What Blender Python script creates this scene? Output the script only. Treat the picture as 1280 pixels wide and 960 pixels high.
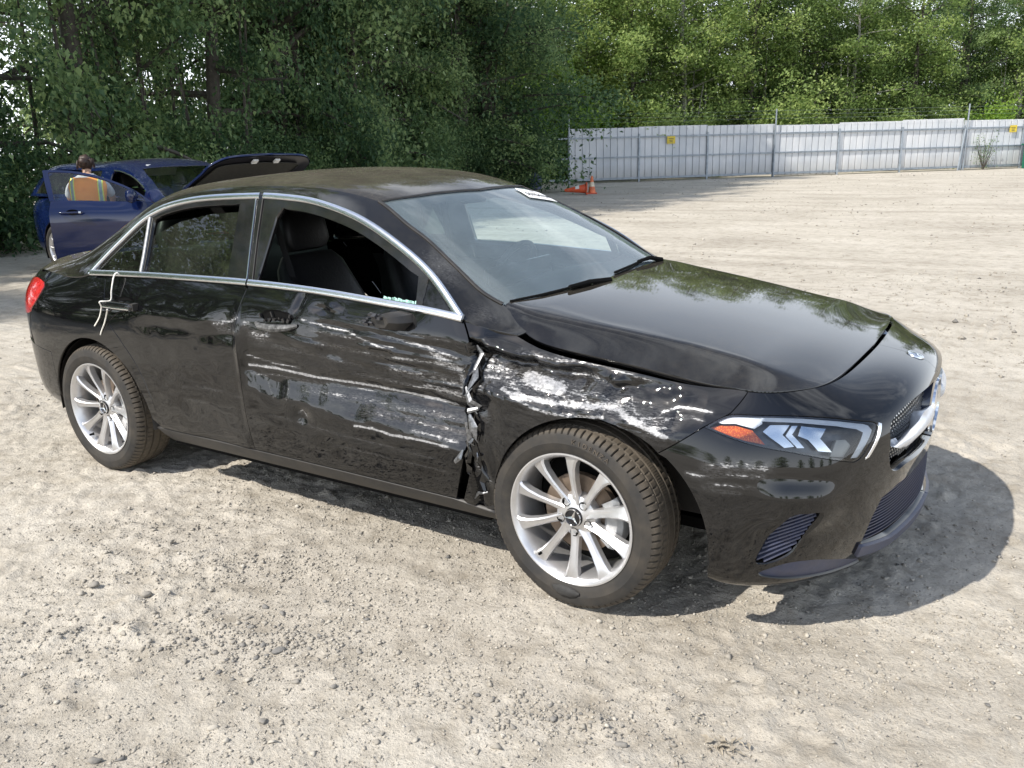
import bpy, bmesh, math, random
import numpy as np
from mathutils import Vector, Matrix
from mathutils.geometry import delaunay_2d_cdt

for o in list(bpy.data.objects):
    bpy.data.objects.remove(o)
scene = bpy.context.scene
COL = scene.collection

# ------------------------------------------------------------------ camera
CAM = np.array([3.8679, -3.1133, 1.5022])
YAW, PITCH, ROLL, FPX = -.5688, .2732, -.0282, 1043.41
def cam_axes():
    f = np.array([math.sin(YAW)*math.cos(PITCH), math.cos(YAW)*math.cos(PITCH), -math.sin(PITCH)])
    r0 = np.array([math.cos(YAW), -math.sin(YAW), 0.]); u0 = np.cross(r0, f)
    r = math.cos(ROLL)*r0 + math.sin(ROLL)*u0
    u = -math.sin(ROLL)*r0 + math.cos(ROLL)*u0
    return r, u, f
_r, _u, _f = cam_axes()
cam_data = bpy.data.cameras.new('camera')
cam_data.sensor_width = 36.0
cam_data.lens = 36.0*FPX/1280.0
cam_data.clip_start = 0.05
cam_data.clip_end = 2000
cam = bpy.data.objects.new('camera', cam_data)
COL.objects.link(cam)
m = Matrix.Identity(4)
for i in range(3):
    m[i][0], m[i][1], m[i][2], m[i][3] = _r[i], _u[i], -_f[i], CAM[i]
cam.matrix_world = m
scene.camera = cam
scene.render.resolution_x, scene.render.resolution_y = 1024, 768

# ------------------------------------------------------------------ light
SUN_TO = Vector((-.42, -.86, 1.06)).normalized()          # direction towards the sun
SUN_EL = math.asin(SUN_TO.z)
SUN_AZ = math.atan2(SUN_TO.x, SUN_TO.y)                    # from +Y towards +X
world = bpy.data.worlds.new('World')
scene.world = world
world.use_nodes = True
wn, wl = world.node_tree.nodes, world.node_tree.links
wn.clear()
w_out = wn.new('ShaderNodeOutputWorld')
w_bg = wn.new('ShaderNodeBackground')
sky = wn.new('ShaderNodeTexSky')
sky.sky_type = 'NISHITA'
sky.sun_disc = False
sky.sun_elevation = SUN_EL
sky.sun_rotation = SUN_AZ
sky.air_density = 1.0
sky.dust_density = 1.0
sky.ozone_density = 2.0
w_bg.inputs['Strength'].default_value = 0.12
# thin high cloud drifting over the whole sky
tc = wn.new('ShaderNodeTexCoord')
mp = wn.new('ShaderNodeMapping'); mp.inputs['Scale'].default_value = (1.2, 2.0, 3.2)
mp.inputs['Rotation'].default_value = (0, 0, .5)
cn = wn.new('ShaderNodeTexNoise'); cn.inputs['Scale'].default_value = 1.7
cn.inputs['Detail'].default_value = 7; cn.inputs['Roughness'].default_value = .58
cn.inputs['Distortion'].default_value = .15
cr = wn.new('ShaderNodeValToRGB')
cr.color_ramp.elements[0].position = .46; cr.color_ramp.elements[0].color = (.02, .02, .02, 1)
cr.color_ramp.elements[1].position = .74; cr.color_ramp.elements[1].color = (.75, .75, .75, 1)
mx = wn.new('ShaderNodeMix'); mx.data_type = 'RGBA'
wl.new(tc.outputs['Generated'], mp.inputs['Vector'])
wl.new(mp.outputs['Vector'], cn.inputs['Vector'])
wl.new(cn.outputs['Fac'], cr.inputs['Fac'])
# haze thickening towards the horizon, the same all round
sepw = wn.new('ShaderNodeSeparateXYZ'); wl.new(tc.outputs['Generated'], sepw.inputs[0])
hz_ = wn.new('ShaderNodeMapRange'); hz_.interpolation_type = 'SMOOTHSTEP'
for i_, v_ in ((1, .0), (2, .60), (3, .92), (4, .0)): hz_.inputs[i_].default_value = v_
wl.new(sepw.outputs['Z'], hz_.inputs[0])
mxm = wn.new('ShaderNodeMath'); mxm.operation = 'MAXIMUM'
wl.new(cr.outputs['Color'], mxm.inputs[0]); wl.new(hz_.outputs[0], mxm.inputs[1])
wl.new(mxm.outputs[0], mx.inputs[0])
wl.new(sky.outputs['Color'], mx.inputs[6])
mx.inputs[7].default_value = (13.6, 14.3, 15.2, 1)
wl.new(mx.outputs[2], w_bg.inputs['Color'])
wl.new(w_bg.outputs['Background'], w_out.inputs['Surface'])

sun_data = bpy.data.lights.new('sun', 'SUN')
sun_data.energy = 4.5
sun_data.angle = math.radians(.6)
sun_data.color = (1.0, .945, .86)
sun = bpy.data.objects.new('sun', sun_data)
COL.objects.link(sun)
sun.rotation_euler = SUN_TO.to_track_quat('Z', 'Y').to_euler()
sun.location = (0, 0, 30)

vs = scene.view_settings
vs.view_transform = 'Standard'
vs.look = 'None'
vs.exposure = 0.42
vs.gamma = 1.0
vs.use_curve_mapping = False
scene.render.engine = 'CYCLES'
scene.cycles.max_bounces = 5
scene.cycles.diffuse_bounces = 3
scene.cycles.glossy_bounces = 3
scene.cycles.transparent_max_bounces = 10

# ------------------------------------------------------------------ helpers
rng = np.random.default_rng(7)
random.seed(7)

def setp(o, label=None, cat=None, group=None, kind=None):
    if label: o['label'] = label
    if cat: o['category'] = cat
    if group: o['group'] = group
    if kind: o['kind'] = kind
    return o

def empty(name, loc=(0, 0, 0), rz=0, parent=None):
    o = bpy.data.objects.new(name, None)
    COL.objects.link(o)
    o.location = loc
    o.rotation_euler = (0, 0, rz)
    o.empty_display_size = .2
    if parent: o.parent = parent
    return o

def mkobj(name, me, parent=None, mat=None):
    o = bpy.data.objects.new(name, me)
    COL.objects.link(o)
    if parent is not None: o.parent = parent
    if mat is not None:
        me.materials.clear()
        me.materials.append(mat)
    return o

def mesh_np(name, V, F, mat=None, parent=None, normals=None, smooth=True, attrs=None):
    """V (n,3); F list/array of faces"""
    me = bpy.data.meshes.new(name)
    V = np.asarray(V, dtype=float)
    me.from_pydata(V.tolist(), [], [list(map(int, f)) for f in F])
    if smooth:
        me.polygons.foreach_set('use_smooth', np.ones(len(me.polygons), dtype=bool))
    if attrs:
        for k, a in attrs.items():
            at = me.attributes.new(k, 'FLOAT', 'POINT')
            at.data.foreach_set('value', np.asarray(a, dtype=np.float32))
    if normals is not None:
        me.normals_split_custom_set_from_vertices(np.asarray(normals, dtype=float).tolist())
    me.update()
    return mkobj(name, me, parent, mat)

class MB:
    """collects simple solids into one mesh"""
    def __init__(s): s.v = []; s.f = []
    def add(s, V, F):
        b = len(s.v); s.v += [tuple(p) for p in V]; s.f += [[i+b for i in f] for f in F]; return s
    def box(s, c, d, R=None):
        V = [(x*d[0]/2, y*d[1]/2, z*d[2]/2) for x in (-1, 1) for y in (-1, 1) for z in (-1, 1)]
        if R is not None: V = [tuple(R @ Vector(p)) for p in V]
        V = [(p[0]+c[0], p[1]+c[1], p[2]+c[2]) for p in V]
        return s.add(V, [(0, 1, 3, 2), (4, 6, 7, 5), (0, 4, 5, 1), (2, 3, 7, 6), (0, 2, 6, 4), (1, 5, 7, 3)])
    def tube(s, pts, rad, n=8, cap=True):
        pts = [Vector(p) for p in pts]
        if not hasattr(rad, '__len__'): rad = [rad]*len(pts)
        rings = []; up = None
        for i, p in enumerate(pts):
            d = (pts[min(i+1, len(pts)-1)]-pts[max(i-1, 0)]).normalized()
            if up is None:
                up = Vector((0, 0, 1)) if abs(d.z) < .9 else Vector((1, 0, 0))
            a = d.cross(up).normalized(); b = a.cross(d).normalized(); up = b
            rings.append([p+(a*math.cos(2*math.pi*k/n)+b*math.sin(2*math.pi*k/n))*rad[i] for k in range(n)])
        V = [q for r in rings for q in r]; F = []
        for i in range(len(pts)-1):
            for k in range(n):
                F.append((i*n+k, i*n+(k+1) % n, (i+1)*n+(k+1) % n, (i+1)*n+k))
        if cap:
            F.append(tuple(range(n-1, -1, -1))); F.append(tuple((len(pts)-1)*n+k for k in range(n)))
        return s.add(V, F)
    def lathe(s, prof, n=48, axis='y', c=(0, 0, 0), closed=False):
        """prof: list of (radius, axial)"""
        V = []; F = []; m_ = len(prof)
        for i in range(n):
            a = 2*math.pi*i/n; ca, sa = math.cos(a), math.sin(a)
            for r, h in prof:
                if axis == 'y': V.append((c[0]+r*ca, c[1]+h, c[2]+r*sa))
                elif axis == 'z': V.append((c[0]+r*ca, c[1]+r*sa, c[2]+h))
                else: V.append((c[0]+h, c[1]+r*ca, c[2]+r*sa))
        mm = m_ if closed else m_-1
        for i in range(n):
            j = (i+1) % n
            for k in range(mm):
                F.append((i*m_+k, i*m_+(k+1) % m_, j*m_+(k+1) % m_, j*m_+k))
        return s.add(V, F)
    def prism(s, poly, h, M=None):
        """poly in xy extruded 0..h in z, transformed by M"""
        n = len(poly)
        V = [Vector((x, y, 0)) for x, y in poly]+[Vector((x, y, h)) for x, y in poly]
        if M is not None: V = [M @ p for p in V]
        F = [tuple(range(n-1, -1, -1)), tuple(range(n, 2*n))]+[(i, (i+1) % n, n+(i+1) % n, n+i) for i in range(n)]
        return s.add(V, F)
    def grid(s, P):
        """P (n,m,3) array"""
        n, m_ = P.shape[:2]
        F = [(i*m_+j, (i+1)*m_+j, (i+1)*m_+j+1, i*m_+j+1) for i in range(n-1) for j in range(m_-1)]
        return s.add(P.reshape(-1, 3).tolist(), F)
    def build(s, name, mat=None, parent=None, smooth=False, angle=None, bevel=0):
        me = bpy.data.meshes.new(name)
        me.from_pydata([tuple(p) for p in s.v], [], s.f)
        bm = bmesh.new(); bm.from_mesh(me)
        bmesh.ops.recalc_face_normals(bm, faces=bm.faces)
        if bevel:
            bmesh.ops.bevel(bm, geom=[e for e in bm.edges if e.calc_face_angle(0) > .6], offset=bevel, segments=2, affect='EDGES', profile=.5)
        bm.to_mesh(me); bm.free()
        if smooth or angle:
            me.polygons.foreach_set('use_smooth', np.ones(len(me.polygons), dtype=bool))
            if angle: me.set_sharp_from_angle(angle=math.radians(angle))
        me.update()
        return mkobj(name, me, parent, mat)

def copy_tree(o, parent=None):
    c = o.copy(); COL.objects.link(c)
    if parent is not None: c.parent = parent
    for ch in list(o.children): copy_tree(ch, c)
    return c

# vectorised value noise --------------------------------------------------
_perm = np.random.default_rng(3).random((64, 64, 64)).astype(np.float32)
def vnoise(x, y, z=0.0):
    x, y, z = np.broadcast_arrays(np.asarray(x, float), np.asarray(y, float), np.asarray(z, float))
    xi, yi, zi = np.floor(x).astype(int), np.floor(y).astype(int), np.floor(z).astype(int)
    fx, fy, fz = x-xi, y-yi, z-zi
    fx, fy, fz = [t*t*t*(t*(t*6-15)+10) for t in (fx, fy, fz)]
    g = lambda a, b, c: _perm[a % 64, b % 64, c % 64]
    c00 = g(xi, yi, zi)*(1-fx)+g(xi+1, yi, zi)*fx
    c10 = g(xi, yi+1, zi)*(1-fx)+g(xi+1, yi+1, zi)*fx
    c01 = g(xi, yi, zi+1)*(1-fx)+g(xi+1, yi, zi+1)*fx
    c11 = g(xi, yi+1, zi+1)*(1-fx)+g(xi+1, yi+1, zi+1)*fx
    return ((c00*(1-fy)+c10*fy)*(1-fz)+(c01*(1-fy)+c11*fy)*fz)*2-1
def fbm(x, y, z=0., o=4, lac=2.03, gain=.5):
    s = 0; a = 1; t = 0
    for i in range(o):
        s = s+a*vnoise(x+i*17.3, y+i*9.1, z+i*5.7); t += a; x = x*lac; y = y*lac; z = z*lac; a *= gain
    return s/t
def sstep(a, b, x):
    t = np.clip((x-a)/(b-a), 0, 1); return t*t*(3-2*t)

# ------------------------------------------------------------------ materials
def new_mat(name):
    mt = bpy.data.materials.new(name); mt.use_nodes = True
    nt = mt.node_tree; nt.nodes.clear()
    out = nt.nodes.new('ShaderNodeOutputMaterial')
    return mt, nt, out
def N(nt, t, **kw):
    n = nt.nodes.new(t)
    for k, v in kw.items():
        if k in n.inputs: n.inputs[k].default_value = v
        else: setattr(n, k, v)
    return n
def principled(nt, **kw):
    n = nt.nodes.new('ShaderNodeBsdfPrincipled')
    for k, v in kw.items():
        n.inputs[k].default_value = v
    return n
def rgb(r, g, b): return (r, g, b, 1)
def ramp(nt, fac, stops):
    r = nt.nodes.new('ShaderNodeValToRGB')
    while len(r.color_ramp.elements) < len(stops): r.color_ramp.elements.new(.5)
    for e, (p, c) in zip(r.color_ramp.elements, stops):
        e.position = p; e.color = c if len(c) == 4 else (*c, 1)
    if fac is not None: nt.links.new(fac, r.inputs['Fac'])
    return r
def noise(nt, vec, scale, detail=5, rough=.55, dist=0., mapscale=None):
    n = nt.nodes.new('ShaderNodeTexNoise')
    n.inputs['Scale'].default_value = scale; n.inputs['Detail'].default_value = detail
    n.inputs['Roughness'].default_value = rough; n.inputs['Distortion'].default_value = dist
    if mapscale is not None:
        mpn = nt.nodes.new('ShaderNodeMapping'); mpn.inputs['Scale'].default_value = mapscale
        nt.links.new(vec, mpn.inputs['Vector']); vec = mpn.outputs['Vector']
    nt.links.new(vec, n.inputs['Vector'])
    return n
def math_(nt, op, a, b=None, clamp=False):
    n = nt.nodes.new('ShaderNodeMath'); n.operation = op; n.use_clamp = clamp
    for i, t in enumerate((a, b)):
        if t is None: continue
        if isinstance(t, (int, float)): n.inputs[i].default_value = t
        else: nt.links.new(t, n.inputs[i])
    return n.outputs[0]
def mixc(nt, fac, a, b):
    n = nt.nodes.new('ShaderNodeMix'); n.data_type = 'RGBA'
    for i, t in ((0, fac), (6, a), (7, b)):
        if isinstance(t, (int, float, tuple)): n.inputs[i].default_value = t
        else: nt.links.new(t, n.inputs[i])
    return n.outputs[2]
def simple(name, col, rough=.5, metal=0., var=.12, scale=20., coat=0., bump=0., spec=.5, dust=0.):
    mt, nt, out = new_mat(name)
    tcn = N(nt, 'ShaderNodeTexCoord')
    nz = noise(nt, tcn.outputs['Object'], scale, 4)
    c = ramp(nt, nz.outputs['Fac'], [(.25, tuple(x*(1-var) for x in col)), (.75, tuple(min(1, x*(1+var)) for x in col))])
    p = principled(nt, Roughness=rough, Metallic=metal)
    p.inputs['Specular IOR Level'].default_value = spec
    if coat: p.inputs['Coat Weight'].default_value = coat; p.inputs['Coat Roughness'].default_value = .04
    colout = c.outputs['Color']
    if dust:
        dz = noise(nt, tcn.outputs['Object'], scale*.35, 7, .65)
        df = ramp(nt, dz.outputs['Fac'], [(.35, (0, 0, 0)), (.75, (dust, dust, dust))])
        colout = mixc(nt, df.outputs['Color'], colout, rgb(.30, .245, .175))
        rr = math_(nt, 'ADD', math_(nt, 'MULTIPLY', df.outputs['Color'], .5), rough, True)
        nt.links.new(rr, p.inputs['Roughness'])
    nt.links.new(colout, p.inputs['Base Color'])
    if bump:
        b = N(nt, 'ShaderNodeBump', Strength=bump, Distance=.01)
        nt.links.new(nz.outputs['Fac'], b.inputs['Height']); nt.links.new(b.outputs['Normal'], p.inputs['Normal'])
    nt.links.new(p.outputs['BSDF'], out.inputs['Surface'])
    return mt
# ================================================================== black saloon: surfaces
# car frame = world frame: rear axle at x=0, front +x, the right side (seen) at -y.
class Spl:
    """natural cubic interpolation as a linear operator on n knots"""
    def __init__(s, t):
        s.t = np.asarray(t, float); n = len(t); h = np.diff(s.t)
        A = np.zeros((n, n)); B = np.zeros((n, n)); A[0, 0] = A[-1, -1] = 1
        for i in range(1, n-1):
            A[i, i-1] = h[i-1]; A[i, i] = 2*(h[i-1]+h[i]); A[i, i+1] = h[i]
            B[i, i-1] = 6/h[i-1]; B[i, i] = -6/h[i-1]-6/h[i]; B[i, i+1] = 6/h[i]
        s.M = np.linalg.solve(A, B); s.h = h; s.n = n
    def w(s, x):
        """(N,n) weights so that value = w @ P"""
        x = np.asarray(x, float)
        i = np.clip(np.searchsorted(s.t, x)-1, 0, s.n-2)
        h = s.h[i]; a = (s.t[i+1]-x)/h; b = (x-s.t[i])/h
        out = (((a**3-a)*h*h/6)[:, None]*s.M[i] + ((b**3-b)*h*h/6)[:, None]*s.M[i+1])
        k = np.arange(len(x)); out[k, i] += a; out[k, i+1] += b
        return out

FR = np.array([0, .065, .169, .338, .52, .675, .83, 1.0])
VK = .20+.78*FR
def side_station(x, zb, zt, w):
    return [(x, w[i], zb+(zt-zb)*FR[i]) for i in range(8)]
STN = []          # (u, 8 points)
def _tail(us, xs, ws, zt):
    z = [.26, .30, .37, .48, .60, .72, .85, zt]
    STN.append((us, [(xs[i], ws[i], z[i]) for i in range(8)]))
_tail(-1.66, [-.87, -.90, -.93, -.935, -.93, -.91, -.89, -.85], [0]*8, .975)
_tail(-1.31, [-.845, -.875, -.905, -.912, -.907, -.89, -.87, -.83], [.32, .33, .34, .35, .355, .355, .355, .33], .968)
_tail(-.96, [-.755, -.785, -.81, -.82, -.82, -.81, -.79, -.75], [.575, .605, .635, .655, .66, .66, .655, .605], .955)
_tail(-.70, [-.60, -.62, -.635, -.64, -.64, -.64, -.63, -.60], [.735, .77, .795, .805, .81, .807, .79, .715], .957)
_tail(-.46, [-.45]*8, [.80, .83, .853, .862, .865, .862, .842, .757], .966)
for x, zt, w in (
    (-.22, .976, [.815, .845, .868, .880, .883, .880, .860, .784]),
    (.05, .986, [.81, .845, .870, .885, .890, .888, .868, .803]),
    (.40, .995, [.80, .843, .868, .882, .889, .892, .874, .808]),
    (.80, 1.00, [.80, .843, .867, .880, .888, .893, .876, .806]),
    (1.20, 1.00, [.80, .843, .867, .880, .888, .894, .878, .807]),
    (1.60, .988, [.80, .843, .867, .880, .889, .896, .882, .814]),
    (1.95, .967, [.80, .843, .868, .881, .890, .897, .884, .826]),
    (2.20, .947, [.80, .843, .869, .883, .892, .897, .882, .836]),
    (2.40, .908, [.80, .843, .870, .886, .895, .896, .872, .790]),
    (2.56, .868, [.80, .843, .871, .888, .897, .896, .868, .774]),
    (2.74, .847, [.80, .843, .872, .890, .898, .894, .862, .771]),
    (2.92, .825, [.80, .843, .872, .888, .893, .886, .852, .766])):
    STN.append((x, side_station(x, .205, zt, w)))
def _nose(us, rows): STN.append((us, rows))
_nose(3.06, [(3.06, .80, .19), (3.06, .842, .23), (3.06, .868, .30), (3.06, .880, .41), (3.06, .879, .52), (3.06, .866, .62), (3.058, .832, .715), (3.055, .758, .806)])
_nose(3.18, [(3.145, .785, .175), (3.155, .825, .205), (3.165, .852, .29), (3.175, .865, .41), (3.178, .862, .52), (3.175, .848, .62), (3.165, .808, .715), (3.145, .752, .801)])
_nose(3.32, [(3.255, .715, .165), (3.27, .752, .19), (3.29, .785, .29), (3.305, .802, .41), (3.312, .810, .52), (3.312, .80, .62), (3.292, .765, .718), (3.235, .735, .798)])
_nose(3.48, [(3.36, .615, .16), (3.378, .643, .185), (3.402, .688, .29), (3.422, .716, .41), (3.435, .732, .52), (3.436, .725, .61), (3.415, .690, .712), (3.32, .665, .799)])
_nose(3.66, [(3.45, .465, .155), (3.475, .483, .185), (3.508, .530, .29), (3.528, .562, .41), (3.540, .580, .52), (3.541, .578, .61), (3.512, .572, .706), (3.378, .555, .802)])
_nose(3.90, [(3.52, .255, .155), (3.548, .265, .185), (3.582, .298, .29), (3.59, .325, .41), (3.602, .345, .52), (3.605, .355, .61), (3.578, .355, .730), (3.405, .325, .805)])
_nose(4.24, [(3.555, 0, .155), (3.585, 0, .185), (3.615, 0, .29), (3.612, 0, .41), (3.617, 0, .52), (3.622, 0, .61), (3.604, 0, .742), (3.415, 0, .807)])
def _mir(st, u): return (u, [(p[0], -p[1], p[2]) for p in st[1]])
STN = [_mir(STN[2], -2.36), _mir(STN[1], -2.01)]+STN+[_mir(STN[-2], 4.58), _mir(STN[-3], 4.82)]     # carried past the centre line so the ends stay smooth
_SU = Spl([s[0] for s in STN]); _SV = Spl(VK)
_SP = np.array([[(p[0], -p[1], p[2]) for p in s[1]] for s in STN])      # (stations, 8, 3)
def body(u, v):
    wu = _SU.w(u); wv = _SV.w(v)
    return np.einsum('ni,nj,ijk->nk', wu, wv, _SP)

CST = [
 [(-.72, .640, .954), (-.74, .55, .985), (-.78, .30, 1.010), (-.80, 0, 1.015)],
 [(-.40, .765, .968), (-.41, .66, 1.010), (-.43, .36, 1.048), (-.45, 0, 1.055)],
 [(.015, .808, .990), (-.09, .695, 1.085), (-.15, .38, 1.150), (-.17, 0, 1.162)],
 [(.176, .738, 1.136), (.11, .645, 1.205), (.05, .37, 1.262), (.03, 0, 1.275)],
 [(.354, .671, 1.264), (.32, .60, 1.315), (.28, .34, 1.362), (.27, 0, 1.374)],
 [(.611, .639, 1.325), (.60, .57, 1.368), (.60, .32, 1.410), (.60, 0, 1.422)],
 [(.996, .630, 1.344), (1.0, .56, 1.388), (1.0, .31, 1.430), (1.0, 0, 1.442)],
 [(1.215, .632, 1.339), (1.22, .56, 1.383), (1.22, .31, 1.427), (1.22, 0, 1.440)],
 [(1.404, .643, 1.319), (1.43, .555, 1.362), (1.43, .31, 1.408), (1.42, 0, 1.423)],
 [(1.637, .672, 1.263), (1.69, .565, 1.295), (1.70, .31, 1.338), (1.70, 0, 1.352)],
 [(1.866, .719, 1.172), (1.925, .612, 1.192), (1.96, .33, 1.212), (1.97, 0, 1.218)],
 [(2.044, .767, 1.079), (2.110, .650, 1.090), (2.16, .36, 1.097), (2.18, 0, 1.098)],
 [(2.209, .832, .955), (2.275, .70, .985), (2.36, .39, .985), (2.39, 0, .98)],
 [(2.41, .790, .907), (2.43, .735, .912), (2.50, .42, .94), (2.54, 0, .95)]]
_e = np.array([s[0] for s in CST])
CSK = np.concatenate([[0], np.cumsum(np.linalg.norm(np.diff(np.array([s[1] for s in CST]), axis=0), axis=1))])
CTK = np.array([0, .17, .56, 1.0, 1.44, 1.83, 2.0])
_CU = Spl(CSK); _CV = Spl(CTK)
def _full(st): return [(p[0], -p[1], p[2]) for p in st]+[(p[0], p[1], p[2]) for p in st[::-1][1:]]
_CP = np.array([_full(s) for s in CST])
def cab(s, t):
    # even extension about the centre line keeps the roof smooth across y = 0
    return np.einsum('ni,nj,ijk->nk', _CU.w(s), _CV.w(t), _CP)

HOOD_EDGE = np.array([(2.283, .690, .975), (2.34, .728, .940), (2.41, .758, .908), (2.51, .774, .873), (2.735, .7705, .846), (2.93, .7655, .823), (3.055, .757, .8055), (3.14, .752, .801), (3.232, .735, .798), (3.315, .665, .799), (3.374, .555, .802), (3.40, .325, .805), (3.41, 0, .807)])
def hood(x, y):
    x = np.asarray(x, float); y = np.asarray(y, float)
    zc = np.interp(x, *zip(*_HZ))
    zc = _hzs(x)
    we = np.interp(x, HE_X, HE_W); ze = np.interp(x, HE_X, HE_Z)
    t = np.clip(np.abs(y)/np.maximum(we, 1e-3), 0, 1.2)
    tc = np.interp(x, [2.3, 2.39, 2.52, 2.69, 2.79, 2.95, 3.12, 3.26, 3.36], [.95, .93, .89, .863, .845, .815, .815, .85, .95]); wc = .013
    q = np.log1p(np.exp((t-tc)/wc))*wc; q1 = np.log1p(np.exp((1-tc)/wc))*wc
    g = .24*t**2+.76*q/q1
    d = zc-ze
    f = sstep(3.40, 3.15, x)
    return np.stack([x, y, zc-d*(g*f+(1-f)*t**2)], -1)
_HZ = [(2.20, 1.000), (2.39, .986), (2.60, .958), (2.90, .911), (3.15, .865), (3.30, .834), (3.415, .807), (3.5, .783)]
_hsp = Spl([p[0] for p in _HZ]); _hzv = np.array([p[1] for p in _HZ])
def _hzs(x): return _hsp.w(np.ravel(x)).dot(_hzv).reshape(np.shape(x))
_hd = Spl(np.arange(len(HOOD_EDGE)))
_q = _hd.w(np.linspace(0, len(HOOD_EDGE)-1, 200)) @ HOOD_EDGE
HE = _q
_m = np.maximum.accumulate(_q[:, 0])
_ext = np.array([[2.15, .66, 1.0]])
HE_X = np.concatenate([[2.15], _m+np.arange(200)*1e-7]); HE_W = np.concatenate([[.66], _q[:, 1]]); HE_Z = np.concatenate([[1.0], _q[:, 2]])

def sideglass(x, z):
    """plane of the side windows and door frames"""
    return np.stack([x, -(.845-.52*(z-.93)), z], -1)
# ------------------------------------------------------------------ panel builder
def pip(P, poly):
    x, y = P[:, 0], P[:, 1]; r = np.zeros(len(P), bool); n = len(poly)
    for i in range(n):
        x1, y1 = poly[i]; x2, y2 = poly[(i+1) % n]
        if y1 == y2: continue
        c = ((y1 > y) != (y2 > y)) & (x < (x2-x1)*(y-y1)/(y2-y1)+x1)
        r ^= c
    return r
def resample(poly, h, closed=True):
    poly = np.asarray(poly, float)
    nxt = np.roll(poly, -1, 0) if closed else poly[1:]
    out = []
    for a, b in zip(poly, nxt):
        n = max(1, int(math.ceil(np.linalg.norm(b-a)/h)))
        out += [a+(b-a)*k/n for k in range(n)]
    if not closed: out.append(poly[-1])
    return np.array(out)
def smooth_line(pts, n=8, closed=False):
    """Catmull-Rom through the points"""
    P = np.asarray(pts, float); m_ = len(P); out = []
    rng_ = range(m_ if closed else m_-1)
    for i in rng_:
        if closed: p0, p1, p2, p3 = P[(i-1) % m_], P[i], P[(i+1) % m_], P[(i+2) % m_]
        else: p0, p1, p2, p3 = P[max(i-1, 0)], P[i], P[i+1], P[min(i+2, m_-1)]
        for k in range(n):
            t = k/n
            out.append(.5*((2*p1)+(-p0+p2)*t+(2*p0-5*p1+4*p2-p3)*t*t+(-p0+3*p1-3*p2+p3)*t**3))
    if not closed: out.append(P[-1])
    return np.array(out)
def inset(poly, d):
    P = np.asarray(poly, float)
    a = np.sum(P[:, 0]*np.roll(P[:, 1], -1)-np.roll(P[:, 0], -1)*P[:, 1])
    t = np.roll(P, -1, 0)-np.roll(P, 1, 0)
    t /= np.maximum(np.linalg.norm(t, axis=1, keepdims=True), 1e-9)
    nrm = np.stack([-t[:, 1], t[:, 0]], 1)*(1 if a > 0 else -1)
    return P+nrm*d
def surf_eval(fn, uv, disp=None, eps=1.2e-3):
    def F(u, v):
        p = fn(u, v)
        if disp is not None: p = p+disp(u, v)
        return p
    u, v = uv[:, 0], uv[:, 1]
    P = F(u, v)
    du = F(u+eps, v)-F(u-eps, v); dv = F(u, v+eps)-F(u, v-eps)
    n = np.cross(du, dv); n /= np.maximum(np.linalg.norm(n, axis=1, keepdims=True), 1e-12)
    return P, n
def triangulate(loops, h):
    B = []; E = []
    for lp in loops:
        b = len(B); m_ = len(lp); B += [tuple(p) for p in lp]; E += [(b+i, b+(i+1) % m_) for i in range(m_)]
    B = np.array(B)
    lo, hi = B.min(0), B.max(0)
    gx = np.arange(lo[0]+h*.5, hi[0], h); gy = np.arange(lo[1]+h*.5, hi[1], h*.93)
    G = np.array([(x+(.5*h if j % 2 else 0), y) for j, y in enumerate(gy) for x in gx]) if len(gx) and len(gy) else np.zeros((0, 2))
    if len(G):
        k = pip(G, loops[0])
        for lp in loops[1:]: k &= ~pip(G, lp)
        G = G[k]
    if len(G):
        # keep away from the outline
        ch = []
        for s in range(0, len(G), 4000):
            g = G[s:s+4000]; ch.append((((g[:, None, :]-B[None])**2).sum(2).min(1)) > (.45*h)**2)
        G = G[np.concatenate(ch)]
    allv = np.vstack([B, G]) if len(G) else B
    r = delaunay_2d_cdt([Vector(p) for p in allv], E, [], 0, 1e-7)
    V = np.array([(p.x, p.y) for p in r[0]]); T = np.array(r[2])
    c = V[T].mean(1)
    k = pip(c, loops[0])
    for lp in loops[1:]: k &= ~pip(c, lp)
    T = T[k]
    # orientation counter-clockwise
    a = V[T]; s = (a[:, 1, 0]-a[:, 0, 0])*(a[:, 2, 1]-a[:, 0, 1])-(a[:, 1, 1]-a[:, 0, 1])*(a[:, 2, 0]-a[:, 0, 0])
    T[s < 0] = T[s < 0][:, ::-1]
    T = T[np.abs(s) > 1e-12]
    return V, T
def border(T):
    from collections import Counter
    cnt = {}
    for t in T:
        for i in range(3):
            a, b = int(t[i]), int(t[(i+1) % 3]); cnt[(a, b)] = 1
    return [(a, b) for (a, b) in cnt if (b, a) not in cnt]
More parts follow.
